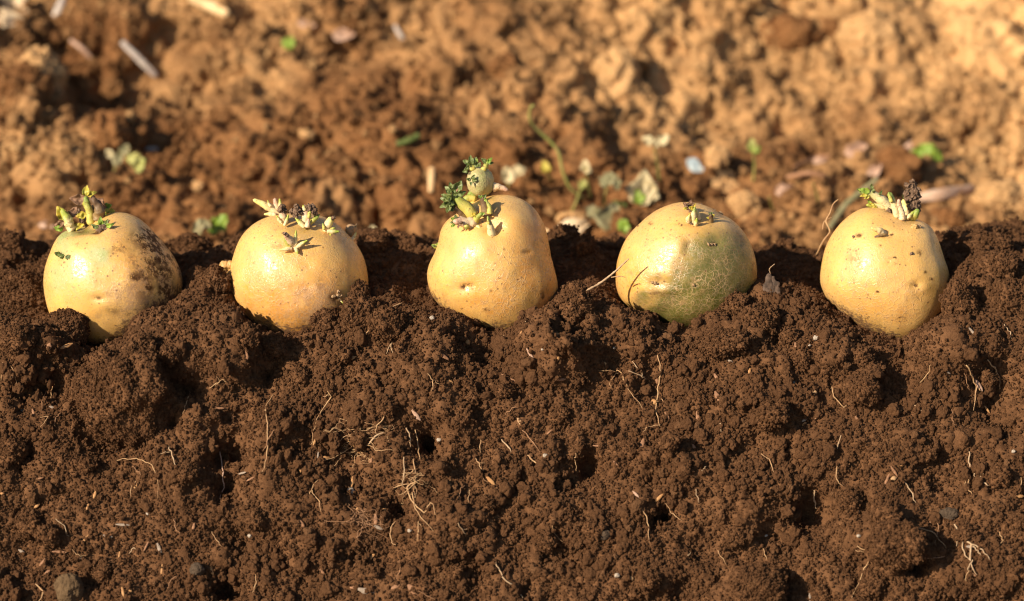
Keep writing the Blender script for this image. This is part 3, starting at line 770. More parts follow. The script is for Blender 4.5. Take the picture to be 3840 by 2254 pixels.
a = p2.stem([(822, 585), (785, 510), (735, 448)], [30, 38, 18], S_PINK, fwd=7)
dd = a['_d']
p2.blob(735, 452, 17, M_CRUST, a, d=dd - .007, rough=.5); p2.blob(760, 470, 12, M_CRUST, a, d=dd - .0075, rough=.5)
for pts in ([(838, 560), (838, 490), (842, 420)], [(850, 580), (895, 548), (950, 512)], [(835, 585), (848, 615), (858, 642)], [(800, 592), (750, 598), (680, 608)], [(790, 570), (750, 530), (733, 480)]):
    p2.stem(pts, [18, 20, 5], S_TIP if pts[2][0] > 800 else S_GREEN if pts[2][0] > 700 else S_PALE, 'scale', a, d=dd - .002, fwd=2)
a = p2.blob(1370, 420, 58, M_NODULE_BROWN, p2.root, d=p2.d + .006, rough=.1, name='nodule', stretch=(1, 1.05, 1)); p2.stem([(1372, 515), (1395, 485), (1415, 440)], [22, 20, 6], S_PALE, 'scale', a, d=p2.d + .003); p2.stem([(1410, 385), (1420, 365), (1425, 350)], [12, 8, 3], S_BROWN, 'scale', a, d=p2.d + .003)
for (x, y, r) in [(158, 756, 48), (212, 752, 44), (225, 812, 36), (200, 838, 26), (218, 862, 22), (240, 845, 26)]:
    p2.blob(x, y, r, M_NODULE, p2.root, d=p2.d - .001 - .0001 * r * .1, rough=.14, name='nodule')
a = p2.blob(1240, 1040, 22, M_NODULE_BROWN, p2.root, name='dry_sprout', rough=.4)
for (x, y, r) in [(1248, 1005, 15), (1200, 1050, 16), (1275, 1045, 13), (1255, 1075, 15)]:
    p2.blob(x, y, r, M_NODULE_BROWN, a, rough=.4, fwd=1, name='bud')
p2.stem([(1255, 1075), (1275, 1095), (1290, 1115)], [11, 9, 3], S_TIP, 'scale', a, fwd=1)

# ---- third potato: with a small green tuber on top
p3 = Potato('tall golden potato carrying a small round green tuber and dark leaves', (1540, 560, 0.4734),
            [(160, 1140), (133, 1000), (145, 920), (190, 830), (225, 740), (250, 630), (300, 555), (380, 500), (490, 425), (600, 375), (700, 358), (800, 365), (900, 410), (980, 480), (1030, 560), (1065, 640), (1090, 740), (1112, 850),
             (1140, 960), (1163, 1050), (1165, 1130), (1130, 1240), (1030, 1370), (870, 1460), (700, 1480), (500, 1430), (330, 1330), (220, 1230)], dz=0.001,
            pits=[(665, 640, 80, 60, -3.4), (560, 560, 150, 70, -1.6), (780, 560, 150, 130, 1.0), (450, 1090, 45, 26, -1.0), (400, 1120, 110, 40, -.35), (470, 1150, 120, 50, .5), (920, 825, 40, 18, -.7), (560, 800, 200, 160, .8)],
            attrs={'green': [(600, 430, 160, 90, .35)], 'dust': [(.28,), (900, 450, 260, 120, .5), (450, 900, 200, 160, .25), (1050, 1000, 130, 260, .3)], 'net': [(.18,), (820, 1050, 380, 330, 1.0)],
                   'warm': [(1000, 900, 200, 420, .75), (650, 1150, 450, 250, .45)], 'stain': [(440, 1095, 42, 24, 1.0), (480, 1085, 22, 28, .8), (920, 825, 36, 14, 1.0), (1015, 740, 30, 20, .7), (600, 1260, 20, 14, .6), (190, 1160, 80, 40, .4), (1040, 1180, 14, 60, .7), (1080, 1100, 12, 30, .6), (700, 1020, 14, 14, .7), (640, 1120, 12, 12, .6), (740, 800, 10, 12, .6), (830, 1140, 12, 12, .6)], 'pale': []})
p3.leafk = 0.86
d = p3.d + .004
def warty(pot, zx, zy, rx, ry, d_, root):
    V, F = ico(6); nn = V.copy()
    wv = domes(V * 9, 17, 0.42)
    L = V * (1 + 0.05 * fbm(V * 1.5, 2, 3) + 0.035 * wv)[:, None] * np.array((pot.size(rx), pot.size(ry), pot.size(rx)))
    c = pot.pt(zx, zy, d_)
    Wd = c + L[:, :1] * EX + L[:, 1:2] * EU + L[:, 2:] * EF
    g = np.clip(0.42 + 0.35 * fbm(V * 1.4 + 4, 3, 8) + 0.25 * V[:, 0], 0, 0.8)
    return mesh_obj('small_tuber', Wd, F, M_TUBERLET, root, attrs={'green': g, 'wart': wv})
s_ = NT('small_tuber_skin'); c_ = s_.mix(s_.attr('green'), (0.56, 0.45, 0.22), (0.25, 0.26, 0.085)); c_ = s_.mix(s_.ramp(s_.attr('wart'), .3, .8, 0, .7), c_, (0.52, 0.42, 0.22)); c_ = s_.mix(s_.ramp(s_.noise(700, 4), .5, .68, 0, .6), c_, (0.30, 0.20, 0.10))
M_TUBERLET = s_.set(color=c_, rough=0.42, spec=0.5, normal=s_.bump(s_.noise(900, 3), .5, .0004))
dt = d - .003
p3.stem([(500, 425), (495, 385), (480, 345)], [32, 30, 34], S_GREEN, d=dt); p3.stem([(510, 395), (460, 385), (405, 408)], [26, 26, 22], S_GREEN, d=dt - .001)
tb = warty(p3, 550, 258, 108, 118, dt, p3.root)
p3.stem([(655, 300), (700, 300), (765, 322)], [36, 26, 14], S_PINK, 'side_shoot', tb, d=dt)
p3.stem([(575, 165), (595, 130), (615, 100)], [26, 22, 14], S_GREEN, 'side_shoot', tb, d=dt - .003); p3.stem([(490, 165), (485, 130), (480, 110)], [30, 26, 20], S_GREEN, 'side_shoot', tb, d=dt - .002)
for (x, y, z_, an, mt) in [(480, 120, 75, 95, L_GREEN), (470, 120, 70, 150, L_GREEN), (490, 110, 65, 55, L_GREEN), (500, 130, 60, 20, L_GREEN), (465, 140, 55, 210, L_GREEN), (455, 170, 50, 190, L_GREEN), (540, 140, 50, 70, L_GREEN), (600, 105, 55, 140, L_GREEN),
                            (612, 105, 55, 50, L_BRIGHT), (615, 110, 45, 5, L_GREEN), (520, 105, 40, 80, L_BRIGHT)]:
    p3.leaf(x, y, z_, an, mt, tb, d=dt - .003, fwd=2 * random.random(), curl=random.uniform(.4, 1.2))
for (x, y, z_, an) in [(480, 245, 48, 160), (485, 240, 52, 60), (485, 250, 50, 10), (478, 255, 40, 270)]:
    p3.leaf(x, y, z_, an, L_GREEN, tb, d=dt - .0065, fwd=1, tilt=.5)
a = p3.stem([(500, 525), (445, 465), (375, 400), (340, 370)], [52, 46, 40, 26], S_GREEN, fwd=2)
dd = a['_d']
for (x, y, z_, an, mt) in [(350, 345, 120, 62, L_GREEN), (330, 340, 90, 105, L_GREEN), (330, 390, 95, 160, L_GREEN), (310, 430, 90, 200, L_GREEN), (310, 440, 70, 250, L_GREEN), (340, 410, 80, 230, L_GREEN), (370, 360, 75, 20, L_GREEN), (320, 350, 80, 130, L_GREEN),
                            (345, 380, 70, 80, L_GREEN), (355, 400, 60, -10, L_BRIGHT), (300, 400, 70, 170, L_GREEN), (340, 330, 60, 40, L_BROWN), (330, 370, 60, 190, L_BRIGHT), (320, 450, 55, 285, L_GREEN)]:
    p3.leaf(x, y, z_, an, mt, a, d=dd - .002, fwd=3 * random.random(), curl=random.uniform(.5, 1.3))
p3.blob(345, 375, 32, L_GREEN, a, d=dd - .001, rough=.4, name='bud'); p3.blob(330, 430, 26, L_GREEN, a, d=dd - .001, rough=.4, name='bud')
a = p3.stem([(440, 535), (400, 505), (350, 470)], [34, 32, 18], S_BROWN, fwd=4, lump=.25); p3.leaf(345, 470, 50, 200, L_GREEN, a, d=a['_d'] - .004)
a = p3.stem([(505, 590), (420, 575), (350, 570)], [42, 40, 26], S_PINK, fwd=5, lump=.2)
dd = a['_d'] - .004
for (x, y, z_, an, mt) in [(355, 565, 50, 150, L_BRIGHT), (345, 575, 40, 190, L_GREEN), (350, 590, 45, 220, L_BRIGHT), (365, 555, 45, 110, L_GREEN), (380, 600, 30, 260, L_BROWN), (370, 580, 40, 170, L_YELLOW)]:
    p3.leaf(x, y, z_, an, mt, a, d=dd, fwd=1)
p3.stem([(440, 600), (442, 615), (440, 630)], [20, 22, 12], S_GREEN, 'side_shoot', a, d=dd); p3.blob(400, 580, 12, M_CRUST, a, d=dd - .002)
a = p3.stem([(605, 520), (590, 450), (568, 375)], [44, 32, 24], S_BROWN, fwd=3, lump=.12)
dd = a['_d'] - .003
p3.stem([(625, 510), (625, 460), (600, 405)], [24, 18, 8], S_GREEN, 'side_shoot', a, d=dd - .001)
for (x, y, z_, an, mt) in [(565, 395, 40, 100, L_BRIGHT), (560, 385, 40, 140, L_GREEN), (575, 385, 40, 50, L_GREEN), (575, 400, 40, 350, L_BRIGHT)]:
    p3.leaf(x, y, z_, an, mt, a, d=dd, fwd=1)
a = p3.stem([(505, 590), (525, 545), (562, 510)], [26, 26, 14], S_GREEN, fwd=5); p3.leaf(520, 525, 50, 160, L_YELLOW, a, d=a['_d'] - .004); p3.leaf(560, 515, 35, 20, L_BRIGHT, a, d=a['_d'] - .005)
p3.stem([(510, 580), (525, 605), (548, 625)], [24, 22, 14], S_PALE, fwd=3)
a = p3.stem([(645, 675), (630, 610), (612, 535)], [36, 26, 9], S_GREENTIP, fwd=5, lump=.06); p3.stem([(620, 590), (612, 560), (608, 530)], [10, 9, 3], S_GREEN, 'scale', a, d=a['_d'] - .005)
a = p3.stem([(240, 768), (205, 768), (172, 760)], [24, 22, 10], S_GREEN, d=p3.d + .001); p3.leaf(210, 765, 35, 70, L_BRIGHT, a, d=p3.d - .001); p3.leaf(200, 770, 35, 160, L_GREEN, a, d=p3.d - .001)

# ---- fourth potato: greened flank, dusty
p4 = Potato('broad potato with one flank turned dusty green and a few tiny sprouts', (2260, 720, 0.3516),
            [(200, 1150), (145, 980), (150, 840), (170, 700), (220, 560), (300, 440), (400, 340), (520, 240), (640, 168), (760, 123), (850, 108), (960, 112), (1060, 140), (1180, 188), (1300, 245), (1400, 318), (1480, 400), (1540, 490), (1590, 600),
             (1630, 720), (1645, 850), (1632, 970), (1590, 1070), (1490, 1220), (1320, 1370), (1100, 1460), (850, 1460), (600, 1370), (350, 1270)], dz=0.002,
            pits=[(570, 970, 90, 50, -1.0), (620, 1060, 130, 45, .7), (520, 880, 160, 70, .4), (1165, 560, 90, 60, -1.2), (760, 560, 90, 100, .8), (970, 330, 120, 60, -1.5), (1150, 300, 70, 50, -.8), (860, 600, 50, 90, -.8), (1250, 250, 80, 60, -.9)],
            attrs={'green': [lambda x, y: sstep(x - (930 - (y - 380) * .55), -290, 320) * (0.25 + 0.75 * sstep(y, 330, 640)) * (1 - .55 * sstep(x, 1450, 1640)), (540, 920, 130, 90, .5), (430, 1130, 120, 110, .6)],
                   'dust': [(.28,), (1130, 700, 260, 190, .72), (1380, 520, 150, 120, .75), (1250, 960, 350, 260, .5), (850, 900, 300, 260, .45), (700, 1150, 260, 160, .6), (330, 1160, 200, 160, .5), (700, 500, 150, 110, .5)], 'net': [(.3,), (950, 950, 620, 450, 1.0)],
                   'warm': [(250, 900, 160, 250, .6), (700, 450, 300, 150, .3)], 'stain': [(560, 965, 80, 30, 1.0), (1165, 560, 60, 20, .9), (800, 360, 50, 22, .6), (490, 335, 30, 26, .5), (870, 580, 30, 40, .5), (930, 300, 60, 60, .55), (1600, 800, 40, 180, .6), (250, 870, 110, 22, .22), (1140, 300, 40, 40, .6), (560, 1090, 90, 40, .4)], 'pale': []})
a = p4.stem([(968, 320), (970, 250), (985, 165)], [28, 34, 10], S_GREENTIP, fwd=4, lump=.08)
dd = a['_d']
p4.leaf(970, 190, 60, 150, L_YELLOW, a, d=dd - .003); p4.leaf(965, 170, 55, 65, L_YELLOW, a, d=dd - .002, aspect=.4); p4.leaf(945, 175, 50, 240, L_BROWN, a, d=dd - .002)
p4.stem([(1020, 290), (1012, 240), (995, 190)], [30, 30, 10], S_PALE, fwd=2, lump=.1)
a = p4.stem([(915, 318), (915, 285), (925, 245)], [24, 26, 8], S_PALE, fwd=3); p4.leaf(918, 270, 40, 80, L_YELLOW, a, d=a['_d'] - .002)
p4.stem([(990, 352), (998, 325), (1005, 280)], [24, 26, 6], S_TIP, fwd=4)
a = p4.blob(915, 150, 30, M_CRUST, p4.root, d=dd + .002, rough=.5, name='dry_sprout', stretch=(1.2, 1, 1))
for (x, y, z_, an, mt) in [(900, 140, 50, 150, L_BROWN), (930, 130, 50, 70, L_BROWN), (920, 170, 50, -30, L_BRIGHT), (900, 165, 45, 200, L_YELLOW), (950, 135, 45, 20, L_BROWN)]:
    p4.leaf(x, y, z_, an, mt, a, d=dd, fwd=1)
for (x, y, r) in [(905, 320, 12), (940, 335, 13), (955, 345, 10)]: p4.blob(x, y, r, M_CRUST, p4.root, rough=.5, name='soil_speck')
a = p4.stem([(1155, 315), (1152, 280), (1155, 245)], [22, 24, 14], S_BROWN, fwd=3, lump=.3)
for (x, y, z_, an, mt) in [(1150, 260, 40, 110, L_GREEN), (1160, 260, 40, 30, L_YELLOW), (1145, 275, 40, 180, L_YELLOW), (1160, 245, 35, 80, L_GREEN)]: p4.leaf(x, y, z_, an, mt, a, d=a['_d'] - .002)
p4.blob(1185, 205, 22, M_NODULE_BROWN, p4.root, d=p4.d + .004, rough=.4, name='bud'); p4.blob(1245, 228, 20, M_NODULE_BROWN, p4.root, d=p4.d + .004, rough=.4, name='bud'); p4.blob(1270, 232, 14, M_NODULE_BROWN, p4.root, d=p4.d + .004, rough=.4, name='bud')
for (x, y, r) in [(1130, 560, 16), (1160, 562, 15), (1190, 562, 15), (1050, 130, 10), (530, 965, 14), (560, 975, 16), (585, 980, 12), (970, 990, 14), (380, 365, 9)]:
    p4.blob(x, y, r, M_CRUST if r < 14 else M_NODULE_BROWN, p4.root, rough=.45, name='bud')

# ---- fifth potato: netted skin, leaning sprouts with a crusted one
p5 = Potato('golden netted potato topped by leaning green sprouts and a soil crusted shoot', (3020, 640, 0.4327),
            [(180, 1100), (130, 960), (135, 860), (160, 740), (200, 630), (250, 540), (310, 460), (400, 380), (500, 325), (600, 318), (720, 345), (830, 385), (920, 400), (1000, 420), (1080, 480), (1130, 560), (1165, 660), (1200, 760), (1238, 870), (1252, 960),
             (1245, 1090), (1190, 1240), (1100, 1380), (950, 1470), (780, 1490), (600, 1420), (400, 1310), (260, 1200)], dz=0.001,
            pits=[(640, 545, 80, 40, -1.4), (880, 1000, 50, 40, -1.1), (950, 1015, 70, 45, .5), (900, 430, 140, 40, -1.0), (560, 760, 200, 160, .6)],
            attrs={'green': [(960, 470, 130, 60, .15)], 'dust': [(.25,), (1050, 480, 200, 90, .55), (1150, 900, 90, 300, .35), (900, 1300, 240, 120, .3), (300, 850, 130, 200, .3)], 'net': [(.3,), (550, 1100, 420, 320, 1.0)],
                   'warm': [(650, 1150, 480, 250, .35)], 'stain': [(418, 575, 26, 18, .9), (918, 725, 22, 30, .9), (680, 800, 45, 38, .5), (700, 765, 18, 12, .8), (880, 998, 26, 14, 1.0), (560, 1050, 18, 14, .7), (1015, 945, 18, 14, .8), (770, 1280, 34, 20, .8), (725, 650, 10, 10, .7), (585, 662, 12, 10, .6), (905, 1110, 14, 12, .7),
                             (725, 355, 50, 22, .9), (870, 430, 70, 18, .7), (690, 545, 20, 16, .8), (390, 780, 60, 80, .25), (960, 885, 16, 14, .6), (640, 575, 50, 12, .4)], 'pale': []})
a = p5.stem([(745, 330), (670, 265), (590, 210), (480, 178)], [40, 46, 38, 22], S_GREENTIP, fwd=3, lump=.1)
dd = a['_d']
for (x, y, z_, an, mt) in [(560, 180, 100, 170, L_BRIGHT), (540, 200, 70, 200, L_YELLOW), (580, 170, 60, 100, L_GREEN), (560, 215, 60, 210, L_YELLOW), (600, 190, 60, 130, L_GREEN), (640, 215, 50, 60, L_GREEN), (500, 180, 60, 160, L_GREEN)]:
    p5.leaf(x, y, z_, an, mt, a, d=dd - .003, fwd=1, aspect=.5)
a = p5.stem([(680, 325), (610, 305), (535, 298)], [24, 26, 12], S_TIP, fwd=1)
for (x, y, z_, an, mt) in [(600, 300, 60, 165, L_YELLOW), (570, 290, 50, 130, L_BRIGHT), (620, 310, 50, 195, L_YELLOW)]: p5.leaf(x, y, z_, an, mt, a, d=a['_d'] - .002, aspect=.5)
a = p5.stem([(795, 400), (775, 310), (730, 200)], [32, 30, 22], S_GREENTIP, fwd=3, lump=.08); p5.stem([(745, 270), (735, 230), (722, 190)], [18, 16, 6], S_GREEN, 'scale', a, d=a['_d'] - .004)
p5.stem([(835, 425), (835, 360), (815, 300), (810, 255)], [30, 26, 24, 14], S_PINK, fwd=3, lump=.15)
p5.stem([(875, 380), (870, 330), (850, 260)], [36, 36, 20], S_PALE, fwd=1)
a = p5.stem([(905, 340), (915, 250), (930, 160), (930, 85)], [40, 44, 34, 12], S_BROWN, fwd=1, lump=.35)
dd = a['_d']
for (x, y, r) in [(880, 200, 26), (905, 150, 30), (940, 120, 22), (930, 90, 14), (885, 130, 20), (950, 200, 36), (975, 170, 18), (930, 240, 40), (965, 215, 28), (960, 290, 36), (975, 270, 20), (930, 320, 34), (970, 330, 26), (890, 250, 26), (985, 300, 14), (870, 115, 12), (915, 95, 12), (985, 220, 10)]:
    p5.blob(x, y, r, M_CRUST, a, d=dd - .001 - .003 * random.random(), rough=.6)
p5.leaf(850, 240, 60, 80, L_GREEN, a, d=dd, aspect=.4)
a = p5.stem([(905, 420), (945, 385), (975, 345)], [30, 40, 22], S_GREEN, fwd=4, lump=.1); p5.stem([(880, 415), (905, 390), (940, 358)], [16, 20, 6], S_TIP, 'scale', a, d=a['_d'] - .004)
p5.stem([(740, 345), (730, 340), (715, 338)], [14, 16, 8], S_TIP, fwd=2)
p5.blob(945, 487, 30, M_NODULE, p5.root, rough=.2, name='bud'); p5.blob(985, 490, 16, M_NODULE_BROWN, p5.root, rough=.4, name='bud')
a = p5.stem([(690, 548), (640, 520), (575, 498)], [20, 30, 8], S_PALE, fwd=4, lump=.2); p5.stem([(690, 550), (640, 565), (600, 580)], [12, 16, 8], S_BROWN, 'scale', a, d=a['_d'] - .002)
for (x, y, r) in [(725, 355, 22), (745, 360, 16), (420, 575, 12), (918, 720, 13)]: p5.blob(x, y, r, M_CRUST, p5.root, rough=.5, name='soil_speck')
POTS = [p1, p2, p3, p4, p5]
# ------------------------------------------------------------------ labels that single things out
POT_X = [(430, 'stained potato'), (1120, 'sprout-crowned potato'), (1845, 'tuber-topped potato'), (2575, 'greened potato'), (3320, 'netted potato')]
ORD = ['leftmost', 'second', 'third', 'fourth', 'fifth', 'sixth', 'seventh', 'eighth', 'ninth', 'tenth', 'eleventh', 'twelfth']
PENDING = []
def later(o, px, py, words_, cat, group):
    PENDING.append((o, px, py, words_, cat, group))

def settle_labels():
    sets = {}
    for o, px, py, w, cat, grp in PENDING:
        pot = min(POT_X, key=lambda q: abs(q[0] - px))[1]
        if w.endswith('behind'):
            sets.setdefault(f'{w} the {pot}', []).append((px, o, cat, grp)); continue
        lev = 'just below' if py < 1400 else 'mid slope below' if py < 1700 else 'low slope below' if py < 1980 else 'near the foot below'
        sets.setdefault(f'{w} {lev} the {pot}', []).append((px, o, cat, grp))
    for lab, its in sets.items():
        its.sort(key=lambda q: q[0])
        for k, (px, o, cat, grp) in enumerate(its):
            l = lab if len(its) == 1 else f'{lab}, {ORD[min(k, 11)]}' + (' from left' if k else '')
            tag(o, l, cat, grp)

# ------------------------------------------------------------------ clods
CLOD_P, CLOD_N, CLOD_W = [], [], []
def clod(px, py, r, mat=None, label=None, stretch=(1, .9, .95), sink=0.3, tree=None, group='soil clods on the ridge', name='soil_clod', grain=1.0, shape=0.24, up=0.0, words='rounded soil clod'):
    p, n = cast(tree or RIDGE_T, px, py)
    if p is None: return None
    d = -((p - CAMP) @ EF)
    if tree is None:
        for q in POTS: d = min(d, cast_depth(q.tree, px, py))
    rad = r * FOC * d / 3840
    d -= rad * sink
    c = at_depth(px, py, d)
    V, F = ico(7 if r > 70 and tree is None else 6 if r > 30 else 5)
    sd = px * 0.37 + py * 0.11
    V = V * (1 + shape * fbm(V * 1.15 + sd, 3, 3) + shape * .8 * (domes(V * 1.7 + sd, 9, .75) - .3))[:, None]
    V = V * rad * np.array(stretch)
    P = V + c
    nn = V / (np.linalg.norm(V, axis=1)[:, None] + 1e-9)
    P = P + nn * (grain * (0.0007 * domes(P * 340, 43, .66) + 0.0007 * domes(P * 760, 44, .66) + 0.0005 * fbm(P * 420, 3, 4)))[:, None]
    o = empty_mesh(name, P, F, mat or M_MOIST, c)
    if tree is None and mat is None: CLOD_P.append(P[::1]); CLOD_N.append(nn); CLOD_W.append(np.full(len(P), (rad * rad) / len(P)))
    if label: tag(o, label, 'clod', group)
    else: later(o, px, py, words, 'clod', group)
    return o

def empty_mesh(name, P, F, mat, origin, attrs=None):
    o = mesh_obj(name, np.asarray(P) - origin, F, mat, attrs=attrs); o.location = [float(v) for v in origin]
    return o

clod(462, 1478, 158, label='very large earth clod bulging from the soil face below the stained potato', stretch=(.92, .85, 1.15), sink=.05, shape=.34)
clod(252, 1235, 74, label='round dusty clod leaning against the front of the stained potato', stretch=(1, .95, .95), shape=.10, sink=.8)
clod(95, 1110, 110, label='large dark clod beside the stained potato at its left', stretch=(1, .9, .85))
clod(75, 1270, 58, label='lumpy clod left of the round dusty clod')
clod(715, 925, 52, label='reddish clod behind the stained potato, touching the skyline of the ridge', stretch=(1.2, .9, .7))
clod(800, 1062, 52, label='clod filling the gap left of the sprout-crowned potato, under its orange nodules')
clod(745, 1040, 40, label='small clod between the stained potato and the sprout-crowned potato')
clod(1225, 1212, 46, label='clod pressed against the lower right front of the sprout-crowned potato', sink=.8)
clod(1345, 1100, 36, label='small clod touching the right side of the sprout-crowned potato')
clod(1345, 1175, 60, label='crumbly clod just right of the sprout-crowned potato')
clod(1450, 1210, 62, label='low clod under pale straw roots left of the tuber-topped potato')
clod(1395, 915, 40, label='clod on the ridge top behind the sprout-crowned potato nodule', stretch=(1.2, .9, .7))
clod(2115, 890, 42, label='sunlit clod on the ridge top behind the tuber-topped potato', stretch=(1, .9, .9))
clod(2190, 920, 34, label='shaded clod on the ridge top right of the sunlit clod')
clod(2160, 1130, 60, label='pointed clod at the right foot of the tuber-topped potato', stretch=(.9, .9, 1.1), shape=.3)
clod(2760, 1150, 46, label='blocky clod at the right foot of the greened potato', shape=.3)
clod(2850, 1200, 60, label='rounded clod right of the greened potato below the charred bark')
clod(2725, 1285, 72, label='wide flat clod below the right side of the greened potato', stretch=(1.3, .8, .6))
clod(3760, 1000, 55, label='rounded clod near the right edge beyond the netted potato')
clod(3690, 915, 70, label='high dark clod on the ridge top beyond the netted potato', stretch=(1.3, .9, .6))
clod(3600, 1140, 70, label='clod against the right side of the netted potato', stretch=(.9, .9, 1.1))
clod(3790, 1120, 70, label='big rough clod under the right edge beyond the netted potato')
clod(258, 2215, 54, mat=M_STONE, label='smooth grey brown stone at the bottom left of the soil', stretch=(1, .9, 1.2), shape=.12, name='stone', group='stones', grain=.5)
clod(3560, 1928, 32, mat=M_DARKSTONE, label='flat dark grey pebble low below the netted potato', stretch=(1.1, .6, .8), shape=.1, name='stone', group='stones', grain=.4)
clod(2265, 2005, 22, mat=M_DARKSTONE, label='small dark pebble low below the gap before the greened potato', shape=.12, name='stone', group='stones', grain=.4)
clod(740, 2135, 26, mat=M_DARKSTONE, label='dark grey pebble near the bottom between the first two potatoes', shape=.15, name='stone', group='stones', grain=.4)
clod(3356, 2040, 88, label='large clod overhanging a dark hollow low below the netted potato', stretch=(1.2, .9, .9), shape=.28)
for (x, y, r) in [(390, 2150, 34), (3231, 1462, 56), (2849, 2200, 95), (3746, 1787, 36), (3325, 1925, 46), (3005, 1350, 32), (3231, 1334, 32), (1889, 1467, 27), (2370, 1690, 30), (1755, 1450, 26), (1770, 1490, 26), (3180, 1880, 40), (2960, 1260, 30),
                  (2510, 1660, 30), (640, 1330, 34), (930, 1260, 40), (1020, 1290, 42), (540, 1300, 40), (1290, 1330, 30), (2230, 1990, 36), (2050, 2030, 34), (1820, 1890, 26), (3620, 2010, 36), (3270, 2200, 50), (3080, 2230, 40), (2760, 2010, 36), (110, 1960, 48), (180, 2010, 36),
                  (40, 1690, 52), (330, 1750, 26), (3700, 1420, 30), (3480, 1700, 26), (2100, 1560, 30), (1450, 1520, 36), (1700, 2150, 28), (960, 1950, 36), (700, 1780, 28), (2620, 1500, 36), (2900, 1560, 52), (2430, 2180, 34), (3820, 1960, 34), (1120, 1420, 34), (1350, 1650, 30)]:
    clod(x, y, r, words='rounded soil clod' if r > 33 else 'small soil clod', shape=.26)

random.seed(5)
for x in (30, 150, 735, 790, 1420, 1490, 1540, 1580, 2120, 2200, 2250, 2290, 2860, 2930, 2990, 3040, 3590, 3640, 3730, 3800):
    clod(x + random.uniform(-15, 15), random.uniform(885, 925) - (20 if x > 3560 else 0), random.uniform(16, 40), words='clod on the ridge crest behind', stretch=(1.1, .9, .85), shape=.32, sink=.1)
cp, cn, cw = np.vstack(CLOD_P), np.vstack(CLOD_N), np.concatenate(CLOD_W)
pa, ra = crumbs_on(cp, cn, (cn @ EF) > -0.2, 60000, 0.00024, 2.8, 0.0009, cw)
scatter('soil_crumbs', pa, ra, kit_moist, 7, 'fine dark crumbs clinging to the clods on the ridge')

# ------------------------------------------------------------------ roots and wood chips in the soil face
def trace(path, tree, per=7, wiggle=3.0, lift=0.0009):
    P2 = catmull([(a, b, 0) for a, b in path], max(6, per * (len(path) - 1)))
    n = len(P2); sd = path[0][0] * .013
    P2[:, 0] += wiggle * vnoise(np.c_[np.arange(n) * .55 + sd, np.zeros(n), np.zeros(n)], 3); P2[:, 1] += wiggle * vnoise(np.c_[np.arange(n) * .55 + sd, np.ones(n) * 5, np.zeros(n)], 4)
    ds = []
    for x, y, _ in P2:
        best = None
        for ox, oy in ((0, 0), (5, 0), (-5, 0), (0, 5), (0, -5)):
            p, nn = cast(tree, x + ox, y + oy)
            if p is not None:
                q = -((p - CAMP) @ EF); best = q if best is None else min(best, q)
        ds.append(best if best is not None else (ds[-1] if ds else DIST))
    ds = np.array(ds)
    w = min(9, n // 2 * 2 - 1)
    pad = np.concatenate([[ds[0]] * (w // 2), ds, [ds[-1]] * (w // 2)])
    sm = np.convolve(pad, np.ones(w) / w, 'valid')
    ds = np.minimum(sm, ds + 0.0008) - lift
    return [at_depth(x, y, d) for (x, y, _), d in zip(P2, ds)], ds

def root(paths, w, mat, words='', label=None, tree=None, group='fine roots in the soil face', lift=0.0013, wiggle=4.0):
    parts = []
    for k, path in enumerate(paths):
        pts, ds = trace(path, tree or RIDGE_T, wiggle=wiggle, lift=lift)
        r = w * 0.5 * FOC * ds.mean() / 3840 * (1.0 if k == 0 else .7)
        parts.append(tube(pts, [r * .8, r, r * .9, r * .45], max(12, len(pts)), 6, .25, len(PENDING)))
    V, F, t = join(parts); c = V.mean(0)
    o = empty_mesh('root', V, F, mat, c, attrs={'along': t})
    if label: tag(o, label, 'root', group)
    else: later(o, paths[0][0][0], paths[0][0][1], words, 'root', group)
    return o

